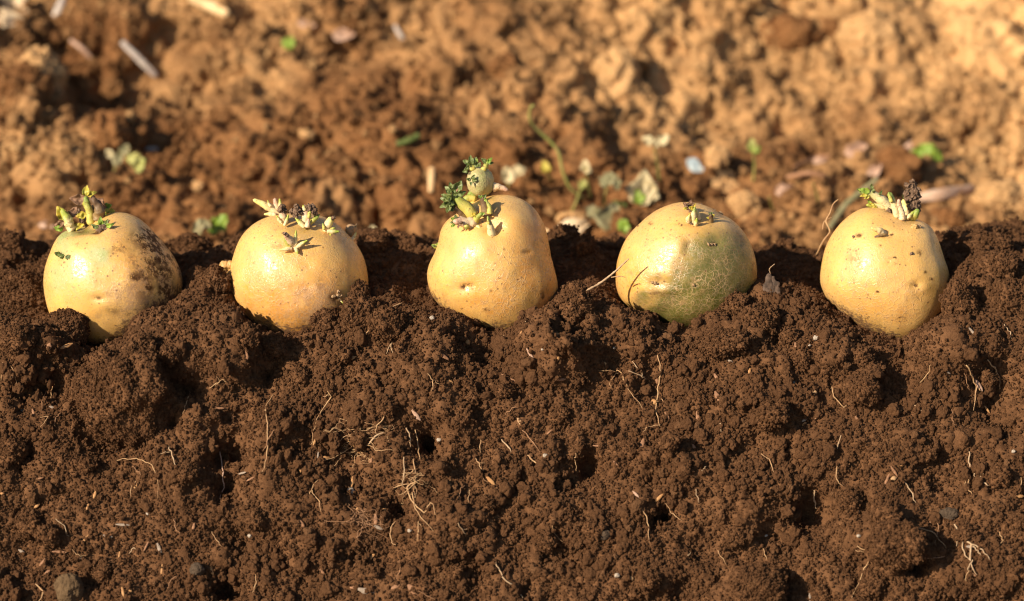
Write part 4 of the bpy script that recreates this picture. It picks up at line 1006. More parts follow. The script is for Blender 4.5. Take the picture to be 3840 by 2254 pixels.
def Z(ox, oy, k, *p): return [(ox + a * k, oy + b * k) for a, b in p]
def A(*p): return Z(0, 1100, .7805, *p)
def B(*p): return Z(1280, 1100, .7805, *p)
def D(*p): return Z(2560, 1100, .7805, *p)
T_, H_, N_ = M_ROOT_TAN, M_ROOT_WHITE, M_ROOT_BROWN
for paths, w, mt, lab in [
    ([A((1315, 485), (1280, 560), (1285, 700), (1278, 800), (1262, 860))], 5.5, T_, 'long tan root hanging straight down'), ([A((1055, 760), (1070, 850), (1075, 920), (1055, 990))], 6.5, M_PINKBIT, 'pinkish root hanging down'),
    ([A((1580, 470), (1585, 510), (1540, 570), (1510, 650), (1495, 730)), A((1585, 490), (1550, 500))], 5.5, T_, 'long bent tan root'), ([A((1500, 950), (1530, 1000), (1540, 1050))], 5, T_, 'short tan root'),
    ([A((810, 735), (830, 790), (845, 840)), A((815, 760), (770, 770))], 6, H_, 'forked white root'), ([A((560, 800), (640, 795), (700, 810), (750, 860), (757, 990))], 4, T_, 'long curling tan root'),
    ([A((115, 250), (97, 330))], 5, T_, 'short tan root'), ([A((250, 450), (240, 500))], 4, T_, 'short tan root'), ([A((265, 1085), (300, 1110), (328, 1170))], 5, H_, 'short white root'), ([A((510, 645), (565, 612))], 5.5, H_, 'straight white root'),
    ([A((168, 1400), (205, 1430), (190, 1475))], 7, T_, 'hooked tan root'), ([A((650, 410), (645, 465))], 4, T_, 'short tan root'), ([A((550, 550), (575, 520))], 4, H_, 'short white root'), ([A((1000, 460), (1060, 420), (1095, 430)), A((1040, 400), (1055, 425), (1035, 450))], 4, T_, 'forked tan root'),
    ([A((190, 600), (230, 590), (195, 640))], 4, T_, 'hooked tan root'), ([A((620, 1250), (640, 1225), (660, 1235))], 4, H_, 'short white root'), ([A((8, 330), (3, 420))], 5, T_, 'short tan root'),
    ([B((770, 85), (785, 140), (778, 200), (790, 290))], 5, H_, 'white root hanging from the potato'), ([B((840, 150), (850, 120), (875, 115), (885, 140))], 4.5, H_, 'looped white root'),
    ([B((1515, 295), (1535, 380), (1520, 470), (1515, 560), (1530, 640)), B((1520, 520), (1500, 510)), B((1530, 630), (1480, 640), (1452, 670)), B((1520, 500), (1550, 515))], 6, T_, 'long tan root with side branches'),
    ([B((1320, 370), (1345, 385), (1385, 470), (1445, 550)), B((1330, 380), (1290, 420), (1300, 460)), B((1320, 375), (1230, 370))], 4, T_, 'fine tan root fanning out'), ([B((1380, 375), (1440, 395), (1465, 415)), B((1445, 400), (1440, 380))], 4.5, H_, 'thin white root'),
    ([B((310, 650), (330, 690), (330, 740))], 6, H_, 'straight white root'), ([B((355, 660), (370, 740), (375, 800))], 6, T_, 'curved tan root'), ([B((300, 790), (300, 880), (290, 930))], 6, H_, 'straight white root'),
    ([B((345, 800), (355, 900), (320, 930), (340, 1000), (400, 1050), (430, 1010), (455, 1060)), B((340, 960), (360, 1040), (440, 1145)), B((320, 920), (250, 930)), B((350, 850), (330, 860), (290, 870))], 6.5, T_, 'tangled tan root with many bends'),
    ([B((370, 1100), (365, 1190)), B((375, 1110), (390, 1130))], 5, T_, 'short tan root'), ([B((275, 1095), (240, 1120), (240, 1190), (260, 1205))], 6, T_, 'hooked tan root'), ([B((770, 700), (818, 765))], 6.5, H_, 'straight white root'),
    ([B((895, 780), (920, 800), (945, 830))], 8, T_, 'thick short tan root'), ([B((870, 660), (910, 700), (950, 760))], 5, N_, 'brown root'), ([B((645, 790), (660, 820), (680, 850)), B((655, 810), (690, 820))], 5, T_, 'forked tan root'),
    ([B((415, 390), (440, 420), (435, 470)), B((440, 415), (470, 435))], 5, T_, 'forked tan root'), ([B((740, 1290), (775, 1360), (830, 1410), (880, 1478))], 7, H_, 'long white root'), ([B((1430, 1020), (1470, 1090), (1480, 1200))], 6, T_, 'tan root'),
    ([B((560, 1105), (600, 1160)), B((580, 1130), (605, 1135))], 5, H_, 'forked white root'), ([B((615, 940), (610, 1010))], 4, T_, 'short tan root'), ([B((290, 50), (210, 90), (130, 180), (100, 230)), B((200, 100), (240, 75)), B((150, 160), (190, 130))], 6.5, T_, 'straw coloured branching root'),
    ([B((200, 185), (270, 180), (305, 190))], 5, T_, 'short tan root'), ([B((670, 700), (665, 770))], 4, T_, 'short tan root'), ([B((200, 670), (150, 700), (125, 735))], 8, H_, 'thick white root'), ([B((240, 240), (215, 290))], 4, H_, 'short white root'), ([B((235, 245), (245, 290))], 4, H_, 'short white root'),
    ([B((1400, 330), (1420, 360))], 4, H_, 'short white root'), ([B((1130, 770), (1120, 800), (1130, 850))], 4, T_, 'short tan root'), ([B((500, 935), (520, 945), (525, 890))], 4, T_, 'hooked tan root'), ([B((180, 560), (205, 590), (170, 640), (165, 670))], 5.5, T_, 'hooked tan root'),
    ([D((1360, 345), (1395, 400), (1410, 470), (1395, 560)), D((1410, 440), (1440, 470))], 7, T_, 'long tan root with a kink'), ([D((1460, 320), (1510, 370), (1528, 460))], 6.5, T_, 'bowed tan root'),
    ([D((1305, 1110), (1330, 1160), (1385, 1210), (1380, 1280), (1415, 1355)), D((1385, 1205), (1440, 1230), (1475, 1280)), D((1315, 1130), (1320, 1210)), D((1340, 1160), (1350, 1230), (1380, 1290)), D((1390, 1215), (1420, 1235), (1430, 1260)), D((1390, 1280), (1370, 1330))], 9, H_, 'large pale root forking several times'),
    ([D((1375, 760), (1380, 820), (1410, 860), (1445, 865)), D((1400, 850), (1405, 880))], 7, H_, 'forked white root'), ([D((1425, 880), (1460, 915), (1500, 925))], 6, H_, 'curved white root'), ([D((1370, 890), (1375, 930), (1390, 970))], 5, T_, 'tan root'), ([D((715, 450), (740, 510), (785, 560)), D((770, 545), (790, 540))], 5, T_, 'tan root'),
    ([D((1090, 510), (1120, 545), (1160, 565))], 4.5, H_, 'curved white root'), ([D((1070, 910), (1100, 960), (1120, 1005))], 6, H_, 'white root'), ([D((740, 830), (745, 900), (765, 925))], 5, T_, 'curved tan root'), ([D((380, 775), (420, 810), (450, 875))], 5, T_, 'bowed tan root'), ([D((760, 680), (745, 750))], 4.5, H_, 'short white root'),
    ([D((1190, 345), (1175, 390), (1140, 430))], 4, T_, 'tan root'), ([D((60, 940), (80, 1010))], 4, H_, 'short white root'), ([D((915, 1260), (870, 1330), (815, 1460))], 4.5, T_, 'long thin tan root'), ([D((840, 1210), (900, 1240), (940, 1185), (1050, 1130)), D((830, 1230), (870, 1245))], 5, T_, 'arching tan root'),
    ([D((1115, 1125), (1200, 1150), (1270, 1220))], 5, T_, 'arching tan root'), ([D((1090, 1250), (1150, 1260), (1200, 1275)), D((1200, 1275), (1260, 1265))], 5.5, N_, 'brown root'), ([D((630, 950), (635, 990), (640, 1035))], 8, H_, 'pointed white root'), ([D((180, 620), (185, 670))], 5, H_, 'short white root'),
    ([D((1505, 30), (1530, 50), (1560, 80))], 5, T_, 'short tan root'), ([D((1545, 150), (1570, 180), (1580, 215))], 5, H_, 'short white root'), ([D((90, 850), (115, 835))], 5, H_, 'short white root'), ([D((390, 1230), (400, 1280))], 4, T_, 'short tan root'), ([D((1630, 880), (1625, 960))], 4, T_, 'short tan root'), ([D((20, 1258), (40, 1250))], 5, H_, 'short white root')]:
    root(paths, w * 0.9, mt, lab)
random.seed(21)
for k in range(30):                                     # the many hair roots between them
    x, y = random.uniform(30, 3810), random.uniform(1310, 2230)
    a, L = random.uniform(-2.6, -0.4), random.uniform(35, 95)
    x1, y1 = x + L * math.cos(a), y - L * math.sin(a)
    xm, ym = (x + x1) / 2 + random.uniform(-14, 14), (y + y1) / 2 + random.uniform(-10, 10)
    root([[(x, y), (xm, ym), (x1, y1)]], random.uniform(2.6, 4.0), random.choice((T_, N_, N_, T_)), 'hair-thin ' + ('short' if L < 65 else 'slender') + ' root')
def tangle(cx, cy, w, h, n, mat, label):
    parts = []
    for k in range(n):
        a0 = (cx + random.gauss(0, w * .35), cy - h * .5 + random.random() * h * .8)
        pth = [a0]
        for _ in range(3):
            pth.append((pth[-1][0] + random.gauss(0, 30), pth[-1][1] + random.uniform(-22, 36)))
        pts, ds = trace(pth, RIDGE_T, wiggle=7, lift=random.uniform(-.0006, .0022))
        r = random.uniform(0.7, 1.5) * FOC * ds.mean() / 3840
        parts.append(tube(pts, [r, r, r * .5], max(12, len(pts)), 6, .2, k))
    V, F, t = join(parts); c = V.mean(0)
    tag(empty_mesh('root_tangle', V, F, mat, c, attrs={'along': t}), label, 'root tangle', 'root tangles in the soil face')
tangle(1335, 1660, 70, 150, 44, T_, 'dense tangle of pale hair roots mid slope left of a dark hollow')
tangle(1350, 1940, 50, 110, 26, N_, 'tawny root tangle lower down, under the dense pale tangle')
tangle(1550, 1800, 30, 70, 14, T_, 'small knot of pale roots right of the two larger tangles')
# roots standing clear of the soil
def air_root(pts, w, mat, label, d):
    P = [at_depth(a, b, d + (c[0] if c else 0) * .001) for a, b, *c in pts]
    V, F, t = tube(P, [w * .6 * MMPX, w * .5 * MMPX, w * .3 * MMPX], 40, 6, .3, 3)
    o = empty_mesh('root', V, F, mat, P[0], attrs={'along': t}); tag(o, label, 'root', 'roots standing clear of the soil')
air_root([(3062, 955, 10), (3090, 900), (3112, 868), (3098, 830), (3112, 800), (3125, 765), (3143, 748)], 6.5, T_, 'kinked thin root rising beside the netted potato against the bank', 1.262)
air_root([(3085, 860), (3092, 830), (3118, 815)], 4, T_, 'wispy short root curling off the kinked root beside the netted potato', 1.262)
air_root([(2200, 1090, -16), (2260, 1055, -16), (2310, 1015, -18), (2358, 970, -22)], 8, H_, 'straight pale root poking out left of the greened potato', 1.24)
air_root([(2292, 1040, -17), (2325, 1036, -18), (2345, 1040, -18)], 4, T_, 'tiny side root on the straight pale root left of the greened potato', 1.24)
air_root([(2890, 1030, -8), (2886, 1008, -10), (2905, 990, -10)], 4, H_, 'tiny curled root above the charred bark right of the greened potato', 1.25)
air_root([(3430, 870, 20), (3480, 895, 25), (3510, 905, 25)], 6, T_, 'blurred pale root lying behind the netted potato', 1.262)

def chip(x0, y0, x1, y1, w, mat, words='', label=None, tree=None, name='wood_chip', group='wood chips in the soil', cat='wood chip', lift=.0009, taper=.7, thick=.35):
    p0, n0 = cast(tree or RIDGE_T, x0, y0); p1, n1 = cast(tree or RIDGE_T, x1, y1); pm, nm = cast(tree or RIDGE_T, (x0 + x1) / 2, (y0 + y1) / 2)
    if p0 is None or p1 is None or pm is None: return None
    dm = [-((q - CAMP) @ EF) for q in (p0, pm, p1)]
    dd = min(np.mean(dm), min(dm) + .0015) - lift
    a = at_depth(x0, y0, dd + .3 * (dm[0] - dm[1])); b = at_depth(x1, y1, dd + .3 * (dm[2] - dm[1]))
    hw = w * .5 * FOC * dd / 3840
    mid = (a + b) / 2 + EF * hw * random.uniform(-.2, .4)
    V, F, t = tube([a, mid, b], [hw * .35, hw * taper * 1.2, hw, hw * .9, hw * .3], 16, 10, .16, int(x0) % 991, thick)
    o = empty_mesh(name, V, F, mat, (a + b) / 2, attrs={'along': t})
    if label: tag(o, label, cat, group)
    else: later(o, (x0 + x1) / 2, (y0 + y1) / 2, words, cat, group)
    return o

O_, W_, G_ = M_CHIP_ORANGE, M_CHIP_BROWN, M_CHIP_GREY
for f, lst in ((A, [(290, 265, 350, 240, 18, O_), (1535, 795, 1585, 790, 18, O_), (555, 1110, 625, 1115, 12, G_), (755, 1200, 775, 1250, 18, G_), (1010, 1315, 1025, 1355, 14, O_), (585, 1410, 595, 1460, 12, O_), (780, 1300, 775, 1355, 10, O_), (460, 950, 450, 985, 14, O_), (385, 1215, 425, 1160, 11, O_),
                    (230, 275, 240, 240, 24, W_), (1180, 270, 1190, 320, 16, W_), (165, 1030, 190, 1012, 14, O_), (1440, 835, 1445, 860, 12, O_), (1520, 690, 1505, 730, 10, O_), (490, 1165, 540, 1170, 18, G_), (690, 1240, 715, 1190, 9, W_), (250, 1240, 320, 1245, 12, W_), (190, 1310, 225, 1270, 14, W_), (0, 960, 20, 965, 12, O_),
                    (155, 555, 165, 590, 12, W_), (520, 270, 545, 310, 16, W_), (900, 905, 905, 925, 10, O_), (1440, 1090, 1465, 1130, 16, W_), (970, 1385, 985, 1420, 14, W_), (1530, 1320, 1560, 1350, 14, W_), (620, 1400, 630, 1440, 14, O_), (215, 1350, 240, 1330, 14, W_), (570, 1280, 575, 1240, 8, O_)]),
               (B, [(985, 195, 1058, 200, 18, O_), (868, 180, 858, 255, 20, O_), (190, 190, 250, 240, 20, O_), (455, 283, 515, 317, 20, W_), (10, 328, 72, 303, 18, O_), (770, 388, 870, 442, 12, W_), (503, 420, 537, 430, 18, O_), (697, 880, 737, 920, 18, O_), (1452, 698, 1440, 750, 22, W_), (1023, 415, 1077, 413, 16, W_),
                    (80, 1420, 158, 1438, 30, G_), (1545, 965, 1508, 1000, 16, O_), (320, 1400, 370, 1452, 30, W_), (130, 1283, 162, 1250, 14, O_), (890, 265, 930, 330, 14, M_PINKBIT), (340, 560, 380, 610, 20, M_PINKBIT), (845, 600, 878, 640, 20, T_), (1495, 510, 1508, 535, 26, O_), (40, 690, 88, 770, 16, O_), (1265, 330, 1272, 370, 18, O_),
                    (1555, 570, 1575, 605, 14, W_), (75, 1030, 85, 1070, 18, O_), (55, 880, 50, 930, 14, O_), (165, 1060, 165, 1120, 18, W_), (240, 1420, 280, 1400, 22, W_), (1390, 1360, 1400, 1380, 16, T_), (200, 1035, 225, 1060, 18, O_), (600, 225, 615, 245, 22, O_), (1400, 950, 1430, 980, 12, M_PINKBIT), (1040, 300, 1045, 320, 12, O_)]),
               (D, [(155, 470, 182, 525, 22, W_), (1000, 830, 1032, 880, 12, W_), (970, 925, 995, 865, 12, W_), (830, 590, 860, 640, 14, W_), (660, 1460, 712, 1476, 12, O_), (1000, 895, 1028, 885, 20, T_), (1405, 415, 1440, 470, 22, M_PINKBIT), (540, 235, 550, 270, 14, W_), (1600, 975, 1640, 975, 16, O_), (325, 360, 318, 385, 12, O_), (575, 635, 600, 630, 26, O_),
                    (245, 252, 300, 262, 14, W_), (70, 565, 75, 620, 18, W_), (150, 385, 170, 415, 14, W_), (1450, 540, 1475, 575, 10, O_), (1490, 395, 1520, 400, 12, W_), (45, 725, 60, 750, 14, W_), (785, 1000, 800, 1025, 12, W_), (1030, 830, 1070, 825, 8, O_), (625, 470, 645, 480, 18, T_), (1390, 1345, 1410, 1360, 10, W_), (1375, 165, 1410, 205, 12, G_)])):
    for (a, b, c, e, w, mt) in lst:
        (x0, y0), (x1, y1) = f((a, b), (c, e))
        nm = {id(O_): 'orange', id(W_): 'brown', id(G_): 'grey', id(M_PINKBIT): 'pinkish', id(T_): 'straw coloured', id(L_YELLOW): 'yellowish'}.get(id(mt), 'brown')
        chip(x0, y0, x1, y1, w * .85, mt, f'{nm} wood chip')
for k in range(32):
    x, y = random.uniform(30, 3810), random.uniform(1320, 2235); a = random.uniform(0, 6.28); L = random.uniform(16, 38)
    mt = random.choice((O_, W_, W_, G_))
    chip(x, y, x + L * math.cos(a), y + L * math.sin(a), random.uniform(7, 13), mt, 'tiny ' + {id(O_): 'orange', id(W_): 'brown', id(G_): 'grey'}[id(mt)] + ' wood sliver')
for (x, y, r) in [A((100, 555))[0] + (13,), A((705, 360))[0] + (10,), A((1200, 1165))[0] + (9,), A((560, 760))[0] + (5,), A((640, 275))[0] + (8,), D((640, 215))[0] + (11,), D((840, 1050))[0] + (9,), D((845, 1165))[0] + (8,), D((1590, 760))[0] + (8,), D((610, 250))[0] + (5,), D((625, 625))[0] + (9,), D((860, 300))[0] + (7,),
                  B((470, 705))[0] + (9,), B((980, 780))[0] + (9,), B((328, 1140))[0] + (8,), B((1325, 1355))[0] + (11,), B((435, 120))[0] + (11,), B((965, 270))[0] + (5,), B((45, 950))[0] + (14,), B((1310, 262))[0] + (6,), A((910, 900))[0] + (6,), A((710, 1060))[0] + (7,), A((385, 1272))[0] + (7,), D((400, 1165))[0] + (7,)] \
        + [(random.uniform(30, 3810), random.uniform(1330, 2230), random.uniform(3.5, 6)) for _ in range(2)]:
    p, n = cast(RIDGE_T, x, y)
    d = -((p - CAMP) @ EF) - .0008; rad = r * FOC * d / 3840; c = at_depth(x, y, d)
    V, F = ico(4); V = V * (1 + .2 * fbm(V * 1.4 + x, 2, 2))[:, None] * rad * np.array((1, .8, .85))
    o = empty_mesh('mineral_grain', V + c, F, M_GRAIN, c); later(o, x, y, 'tiny white mineral grain' if r < 7 else 'white mineral grain', 'grain', 'pale mineral grains in the soil')

# charred bark flake standing in the soil right of the greened potato
bk = empty('bark_flake', at_depth(2885, 1085, 1.235)); tag(bk, 'charred grey bark flake standing upright right of the greened potato', 'bark')
for (pts, w, nm) in (([(2860, 1140), (2880, 1085), (2885, 1030)], 34, 'bark_sheet'), ([(2915, 1125), (2912, 1080), (2895, 1040)], 22, 'bark_sheet'), ([(2850, 1120), (2835, 1150), (2845, 1180)], 26, 'bark_scale')):
    P = [at_depth(a, b, 1.236) for a, b in pts]
    V, F, t = tube(P, [w * .6 * MMPX, w * .7 * MMPX, w * .3 * MMPX], 18, 12, .5, w, .3)
    mesh_obj(nm, V, F, M_BARK, bk)
settle_labels(); PENDING.clear()

# ------------------------------------------------------------------ things lying on the bank behind, out of focus
def bpoint(px, py, up=0.0):
    p, n = cast(BACK_T, px, py)
    if p is None: p = at_depth(px, py, 1.6)
    d = -((p - CAMP) @ EF) - up
    return at_depth(px, py, d), d

def stick(pts, w, mat, label, cat, name, lift=.004, flat=.5):
    ds = [bpoint(a, b)[1] for a, b in pts]; d = min(min(ds) + .004, np.mean(ds)) - lift
    P = [at_depth(a, b, d + .5 * (q - np.mean(ds))) for (a, b), q in zip(pts, ds)]
    r = w * .5 * FOC * d / 3840
    V, F, t = tube(P, [r * .8, r, r, r * .8], 22, 10, .10, int(w), flat)
    o = empty_mesh(name, V, F, mat, P[0], attrs={'along': t}); return tag(o, label, cat)

stick([(458, 158), (520, 220), (584, 284)], 27, M_STRAW, 'bleached grey straw stalk slanting over the shadowed hollow of the bank', 'straw', 'straw_stalk')
stick([(265, 150), (310, 185), (340, 215)], 18, M_PINKBIT, 'dim purplish stalk lying in the shadowed hollow of the bank', 'straw', 'straw_stalk')
stick([(3440, 742), (3540, 728), (3650, 708)], 44, M_WOOD, 'pale flat wooden stick lying behind the netted potato', 'stick', 'wooden_stick', flat=.35)
stick([(205, 60), (225, 25), (240, -20)], 30, M_STRAW, 'whitish dry stalk at the top of the bank near the corner', 'straw', 'straw_stalk')
stick([(715, -10), (770, 15), (850, 50)], 44, M_STRAW_TAN, 'tan straw sheath at the top edge of the bank', 'straw', 'straw_stalk')
stick([(3110, 985 - 130), (3180, 760), (3290, 672)], 22, M_GREYLEAF, 'dull green stalk lying diagonally behind the netted potato', 'stalk', 'fallen_weed')
stick([(1490, 540), (1535, 525), (1572, 508)], 26, L_GREEN, 'dark green twig lying on the bank behind the tuber-topped potato', 'twig', 'green_twig')
stick([(590, 560), (560, 560), (548, 562)], 16, M_STRAW, 'short pale straw bit on the bank above the stained potato', 'straw', 'straw_stalk')
stick([(1615, 720), (1618, 670), (1620, 630)], 26, M_STRAW_TAN, 'upright tan straw stub left of the small green tuber', 'straw', 'straw_stalk')
stick([(2950, 665), (3030, 650), (3090, 660)], 20, M_CHIP_BROWN, 'brown twig curving over the debris left of the netted potato', 'twig', 'brown_twig')
stick([(2980, 625), (3060, 590), (3110, 585)], 14, M_CHIP_BROWN, 'thin dark twig among the debris above the brown curving twig', 'twig', 'brown_twig')
stick([(1480, 95), (1500, 130), (1515, 150)], 18, M_STRAW, 'small grey stalk near the top of the bank beside a dark clod', 'straw', 'straw_stalk')
stick([(2005, 850), (2060, 872), (2090, 900)], 12, M_STRAW_TAN, 'thin straw on the furrow floor right of the tuber-topped potato', 'straw', 'straw_stalk')
stick([(200, 850), (150, 845), (175, 830)], 20, M_PINKBIT, 'grey husk strip left of the stained potato', 'husk', 'husk_strip')

def flat_leaf(px, py, size, ang, mat, label, cat='leaf', name='leaf', aspect=.7, tilt=.3, up=.006, curl=.5, parent=None):
    p, d = bpoint(px, py, up)
    s = size * FOC * d / 3840
    V, F, t = leaf_shape(s, ang, curl, aspect, tilt)
    V = V + p - (V.mean(0))
    if parent is not None:
        return mesh_obj(name, V + 0, F, mat, parent, attrs={'along': t})
    o = empty_mesh(name, V, F, mat, p, attrs={'along': t}); return tag(o, label, cat)

flat_leaf(40, 25, 200, 60, M_DRYLEAF, 'bright dry leaf at the top corner of the bank above the hollow', name='dry_leaf', cat='dry leaf', aspect=.8)
flat_leaf(20, 75, 120, 10, M_DRYLEAF, 'smaller dry leaf tucked under the bright dry leaf in the top corner', name='dry_leaf', cat='dry leaf')
flat_leaf(2295, 815, 130, 75, M_GREYLEAF, 'grey green wilted leaf lying in the furrow left of the greened potato', name='wilted_leaf', cat='leaf', aspect=.9, tilt=-.2)
flat_leaf(2230, 800, 90, 160, M_GREYLEAF, 'pale grey leaf beside the wilted leaf left of the greened potato', name='wilted_leaf', cat='leaf', aspect=.7)
flat_leaf(2340, 850, 60, 300, L_BRIGHT, 'small green leaf under the wilted leaf left of the greened potato', name='green_leaf', aspect=.7)
flat_leaf(2320, 775, 60, 20, L_GREEN, 'dark green leaf bit above the wilted leaf left of the greened potato', name='green_leaf', aspect=.8)
flat_leaf(2610, 622, 84, -35, M_PLASTIC, 'pale blue plastic scrap lying in the furrow behind the greened potato', name='plastic_scrap', cat='plastic', aspect=.55, curl=.2)
flat_leaf(2150, 850, 120, 10, M_DRYLEAF, 'tan curled leaf on the furrow floor right of the tuber-topped potato', name='dry_leaf', cat='dry leaf', aspect=.6)
flat_leaf(2940, 710, 70, 20, M_PINKBIT, 'pinkish husk on the ground right of the blue plastic scrap', name='husk', cat='husk', aspect=.6)
flat_leaf(3210, 560, 90, 20, M_PINKBIT, 'pale pinkish husk in the debris left of the bright green leaf', name='husk', cat='husk', aspect=.6)
flat_leaf(3400, 570, 90, 70, M_PINKBIT, 'upright pinkish husk touching the bright green leaf', name='husk', cat='husk', aspect=.5)
flat_leaf(3340, 590, 80, 110, M_PINKBIT, 'dull husk between the pinkish husks above the netted potato', name='husk', cat='husk', aspect=.6)
flat_leaf(3280, 640, 70, 40, M_PINKBIT, 'small grey pink husk under the debris behind the netted potato', name='husk', cat='husk', aspect=.6)
flat_leaf(1290, 130, 80, 0, M_PINKBIT, 'pink husk beside the dark hollow near the top of the bank', name='husk', cat='husk', aspect=.6)
flat_leaf(1150, 90, 70, -10, M_PINKBIT, 'dull pink husk above the small green leaf on the bank', name='husk', cat='husk', aspect=.4)
flat_leaf(3075, 600, 60, 10, M_PINKBIT, 'small pinkish flake left of the larger husks in the debris', name='husk', cat='husk', aspect=.5)

def seedling(px, py, stem_px, leaves, label, cat='seedling', mat=None, w=9, up=.01):
    """stem_px runs from the ground upward; leaves: (px, py, size, angle, material)"""
    p, d = bpoint(*stem_px[0]); d -= .002
    r = empty('seedling', p); tag(r, label, cat, 'weeds on the bank')
    P = [at_depth(a, b, d - up * i / max(1, len(stem_px) - 1)) for i, (a, b) in enumerate(stem_px)]
    rr = w * .5 * FOC * d / 3840
    V, F, t = tube(P, [rr, rr, rr * .7], 22, 8, .08, 2); mesh_obj('stem', V, F, mat or M_STALK, r, attrs={'along': t})
    for (a, b, s, an, mt) in leaves:
        c = at_depth(a, b, d - up)
        V, F, t = leaf_shape(s * (.78 if mt in (M_PETAL, M_GREYLEAF) else .9) * FOC * d / 3840, an, .4, .8, .3); mesh_obj('leaf', V - V.mean(0) + c, F, mt, r, attrs={'along': t})
    return r

seedling(1085, 165, [(1095, 190), (1090, 165)], [(1085, 160, 60, 70, L_BRIGHT), (1075, 165, 45, 140, L_BRIGHT)], 'small bright green seedling high on the bank above the sprout-crowned potato')
seedling(3480, 575, [(3520, 610), (3500, 585)], [(3470, 572, 105, 175, L_BRIGHT), (3510, 585, 60, -30, L_BRIGHT), (3480, 580, 70, 60, L_BRIGHT)], 'bright green broad leaved seedling above the pale wooden stick')
seedling(2000, 440, [(2190, 745), (2140, 705), (2110, 640), (2090, 560), (2020, 490), (1988, 450), (1990, 405), (2000, 396)], [], 'arching green grass blade rising right of the small green tuber', 'grass blade', w=13, up=.05)
seedling(2460, 530, [(2475, 680), (2465, 610), (2455, 560)], [(2430, 525, 62, 160, M_PETAL), (2488, 522, 66, 30, M_PETAL), (2460, 540, 40, 90, M_PETAL)], 'weed stalk topped by a pair of white petals behind the greened potato', 'weed', up=.03)
seedling(1930, 650, [(1905, 700), (1920, 670)], [(1905, 655, 80, 100, M_PETAL), (1945, 640, 70, 10, M_PETAL)], 'low weed with creamy white petals right of the small green tuber', 'weed', up=.02)
seedling(2200, 640, [(2215, 740), (2205, 680), (2195, 630)], [(2195, 622, 60, 90, M_PETAL), (2205, 640, 40, 0, M_PETAL)], 'thin weed with a small whitish head between two flowering weeds', 'weed', up=.03)
seedling(2290, 680, [(2265, 780), (2270, 730), (2280, 690)], [(2290, 670, 80, 20, M_GREYLEAF), (2310, 690, 60, 280, M_GREYLEAF), (2265, 680, 60, 140, M_GREYLEAF)], 'greyish weed clump left of the big pale leaf', 'weed', up=.02)
seedling(2410, 725, [(2400, 770), (2405, 740)], [(2410, 705, 170, 82, M_PETAL), (2440, 720, 110, 60, M_PETAL), (2395, 738, 60, 100, L_BRIGHT)], 'big pale leaf with a green heart behind the greened potato', 'weed', up=.012)
seedling(2820, 560, [(2825, 680), (2830, 610), (2820, 555)], [(2820, 545, 54, 90, M_STALK), (2835, 560, 40, 30, L_BRIGHT)], 'thin yellow green seedling on the ground between the greened and netted potatoes', up=.02)
seedling(3060, 720, [(3070, 760), (3060, 715), (3050, 690)], [], 'bent green stalk just left of the netted potato top', 'weed', up=.02)
seedling(2330, 590, [(2140, 800), (2160, 760), (2180, 700)], [(2185, 690, 44, 90, M_STALK)], 'short yellow green stalk beside the foot of the grass blade', 'weed', up=.02)
seedling(2050, 640, [(2070, 680), (2055, 650), (2045, 625)], [(2045, 625, 50, 110, L_YELLOW)], 'tiny yellow leaved weed under the arch of the grass blade', 'weed', up=.02)
seedling(760, 850, [(745, 890), (755, 860)], [(745, 850, 80, 80, M_GREYLEAF), (770, 840, 60, 110, M_GREYLEAF)], 'pale round leaved seedling behind the ridge beside the stained potato', up=.01)
seedling(825, 840, [(800, 880), (815, 850)], [(828, 832, 80, 50, L_BRIGHT), (800, 860, 50, 100, L_BRIGHT)], 'green leaved seedling left of the sprout-crowned potato behind the ridge', up=.01)
seedling(450, 600, [(430, 640), (440, 600), (455, 560)], [(410, 575, 48, 130, M_PETAL), (470, 560, 60, 60, M_GREYLEAF), (500, 590, 60, 20, M_STALK), (440, 600, 70, 250, M_GREYLEAF), (520, 620, 70, 280, M_STALK)], 'withered grey green weed clump on the bank above the stained potato', 'weed', up=.02)
seedling(2880, 740, [(2900, 790), (2885, 740)], [], 'tiny stalk on the furrow floor between the greened and netted potatoes', 'weed', up=.02)
seedling(1340, 860, [(1400, 900), (1395, 875)], [(1400, 870, 60, 100, M_PETAL)], 'whitish scrap of leaf on a stalk behind the nodule of the sprout-crowned potato', 'weed', up=.01)

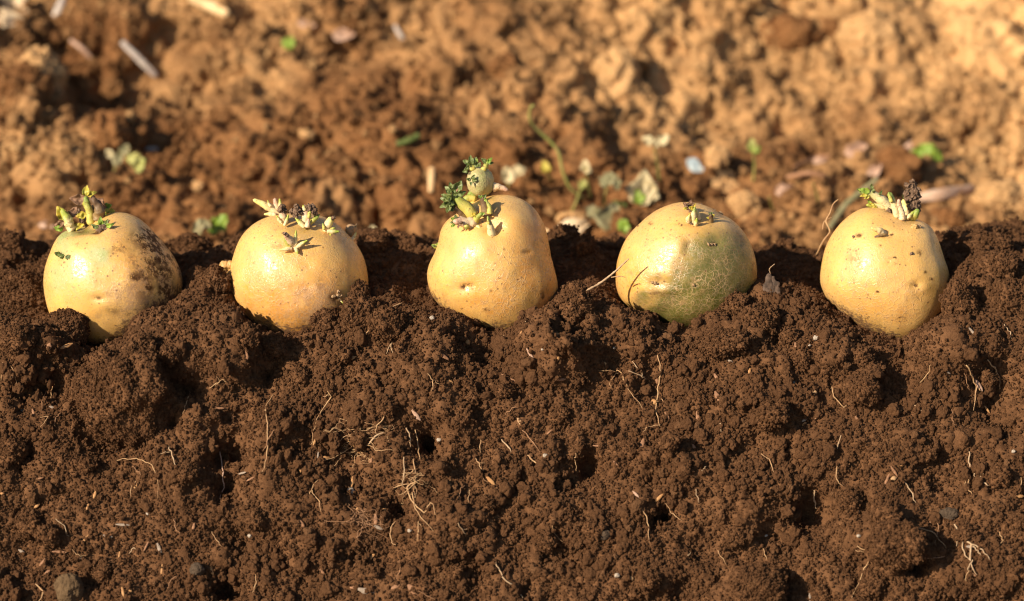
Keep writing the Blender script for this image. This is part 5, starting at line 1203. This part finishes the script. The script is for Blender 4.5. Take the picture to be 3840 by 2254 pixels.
for (x, y, r, mt, lab, st) in [(2300, 305, 105, M_PALECLOD, 'big sunlit pale clod on the bank above the greened potato', (1, .9, 1.15)), (3270, 120, 110, M_PALECLOD, 'pale clod at the top right of the bank casting a dark shadow', (1.1, .9, 1)), (3225, 200, 26, M_PALECLOD, 'small whitish clod under the pale clod at the top right', (1, 1, 1)),
                               (2815, 183, 40, M_PALECLOD, 'light clod high on the bank right of the greened potato', (1, .9, .9)), (2155, 830, 55, M_PALECLOD, 'smooth pale clod on the furrow floor right of the tuber-topped potato', (1.1, .9, .8)), (2120, 770, 50, M_DRY, 'brown pebble-like clod above the smooth pale clod', (1.1, .9, .8)),
                               (2790, 780, 62, M_PALECLOD, 'pale lump on the furrow floor right of the greened potato', (1.1, .9, .9)), (2710, 690, 60, M_PALECLOD, 'rounded light clod behind the greened potato under the blue scrap', (1.2, .9, .8)), (2600, 720, 75, M_DRY, 'brown clod directly behind the top of the greened potato', (1.2, .9, .8)),
                               (3110, 115 + 0, 60, M_DRY, 'tan clod left of the pale clod at the top right', (1, .9, 1)), (2690, 590, 55, M_PALECLOD, 'light clod right of the blue plastic scrap', (1, .9, .9)), (1150, 505, 24, M_PALECLOD, 'tiny pale clod on the bank above the sprout-crowned potato', (1, 1, 1)), (210, 340, 22, M_PALECLOD, 'tiny pale clod on the bank at the edge of the shadowed hollow', (1, 1, 1)),
                               (745, 695, 24, M_PALECLOD, 'tiny light pebble on the bank between the first two potatoes', (1, 1, 1)), (1520, 780, 110, M_DRY, 'dark brown clod left of the leafy sprouts of the tuber-topped potato', (1, .9, .9)), (1760, 860 - 300, 60, M_DRY, 'brown clod on the bank right above the small green tuber', (1, .9, .8)),
                               (3760, 770, 120, M_PALECLOD, 'broad tan clod at the right edge beyond the wooden stick', (1.2, .9, .9)), (3350, 640, 110, M_DRY, 'big brown clod under the pinkish husks behind the netted potato', (1.2, .9, .8)), (160, 280, 90, M_PALECLOD, 'light clod on the left bank beside the shadowed hollow', (.9, .9, 1.2)), (400, 510, 85, M_DRY, 'tan clod above the withered weed clump', (1, .9, 1.1)),
                               (1890, 250, 60, M_DRY, 'tan clod high on the middle of the bank', (1.1, .9, .8)), (2960, 130, 90, M_DRY, 'wide tan clod high on the right of the bank', (1.2, .9, .8)), (560, 810 - 20, 50, M_DRY, 'brown clod in the furrow above the stained potato', (1.2, .9, .8)), (3560, 830, 70, M_DRY, 'brown clod in the furrow right of the netted potato', (1.2, .9, .8))]:
    clod(x, y, r * .8, mat=mt, label=lab, stretch=st, shape=.34, tree=BACK_T, group='clods on the bank behind', sink=.15)
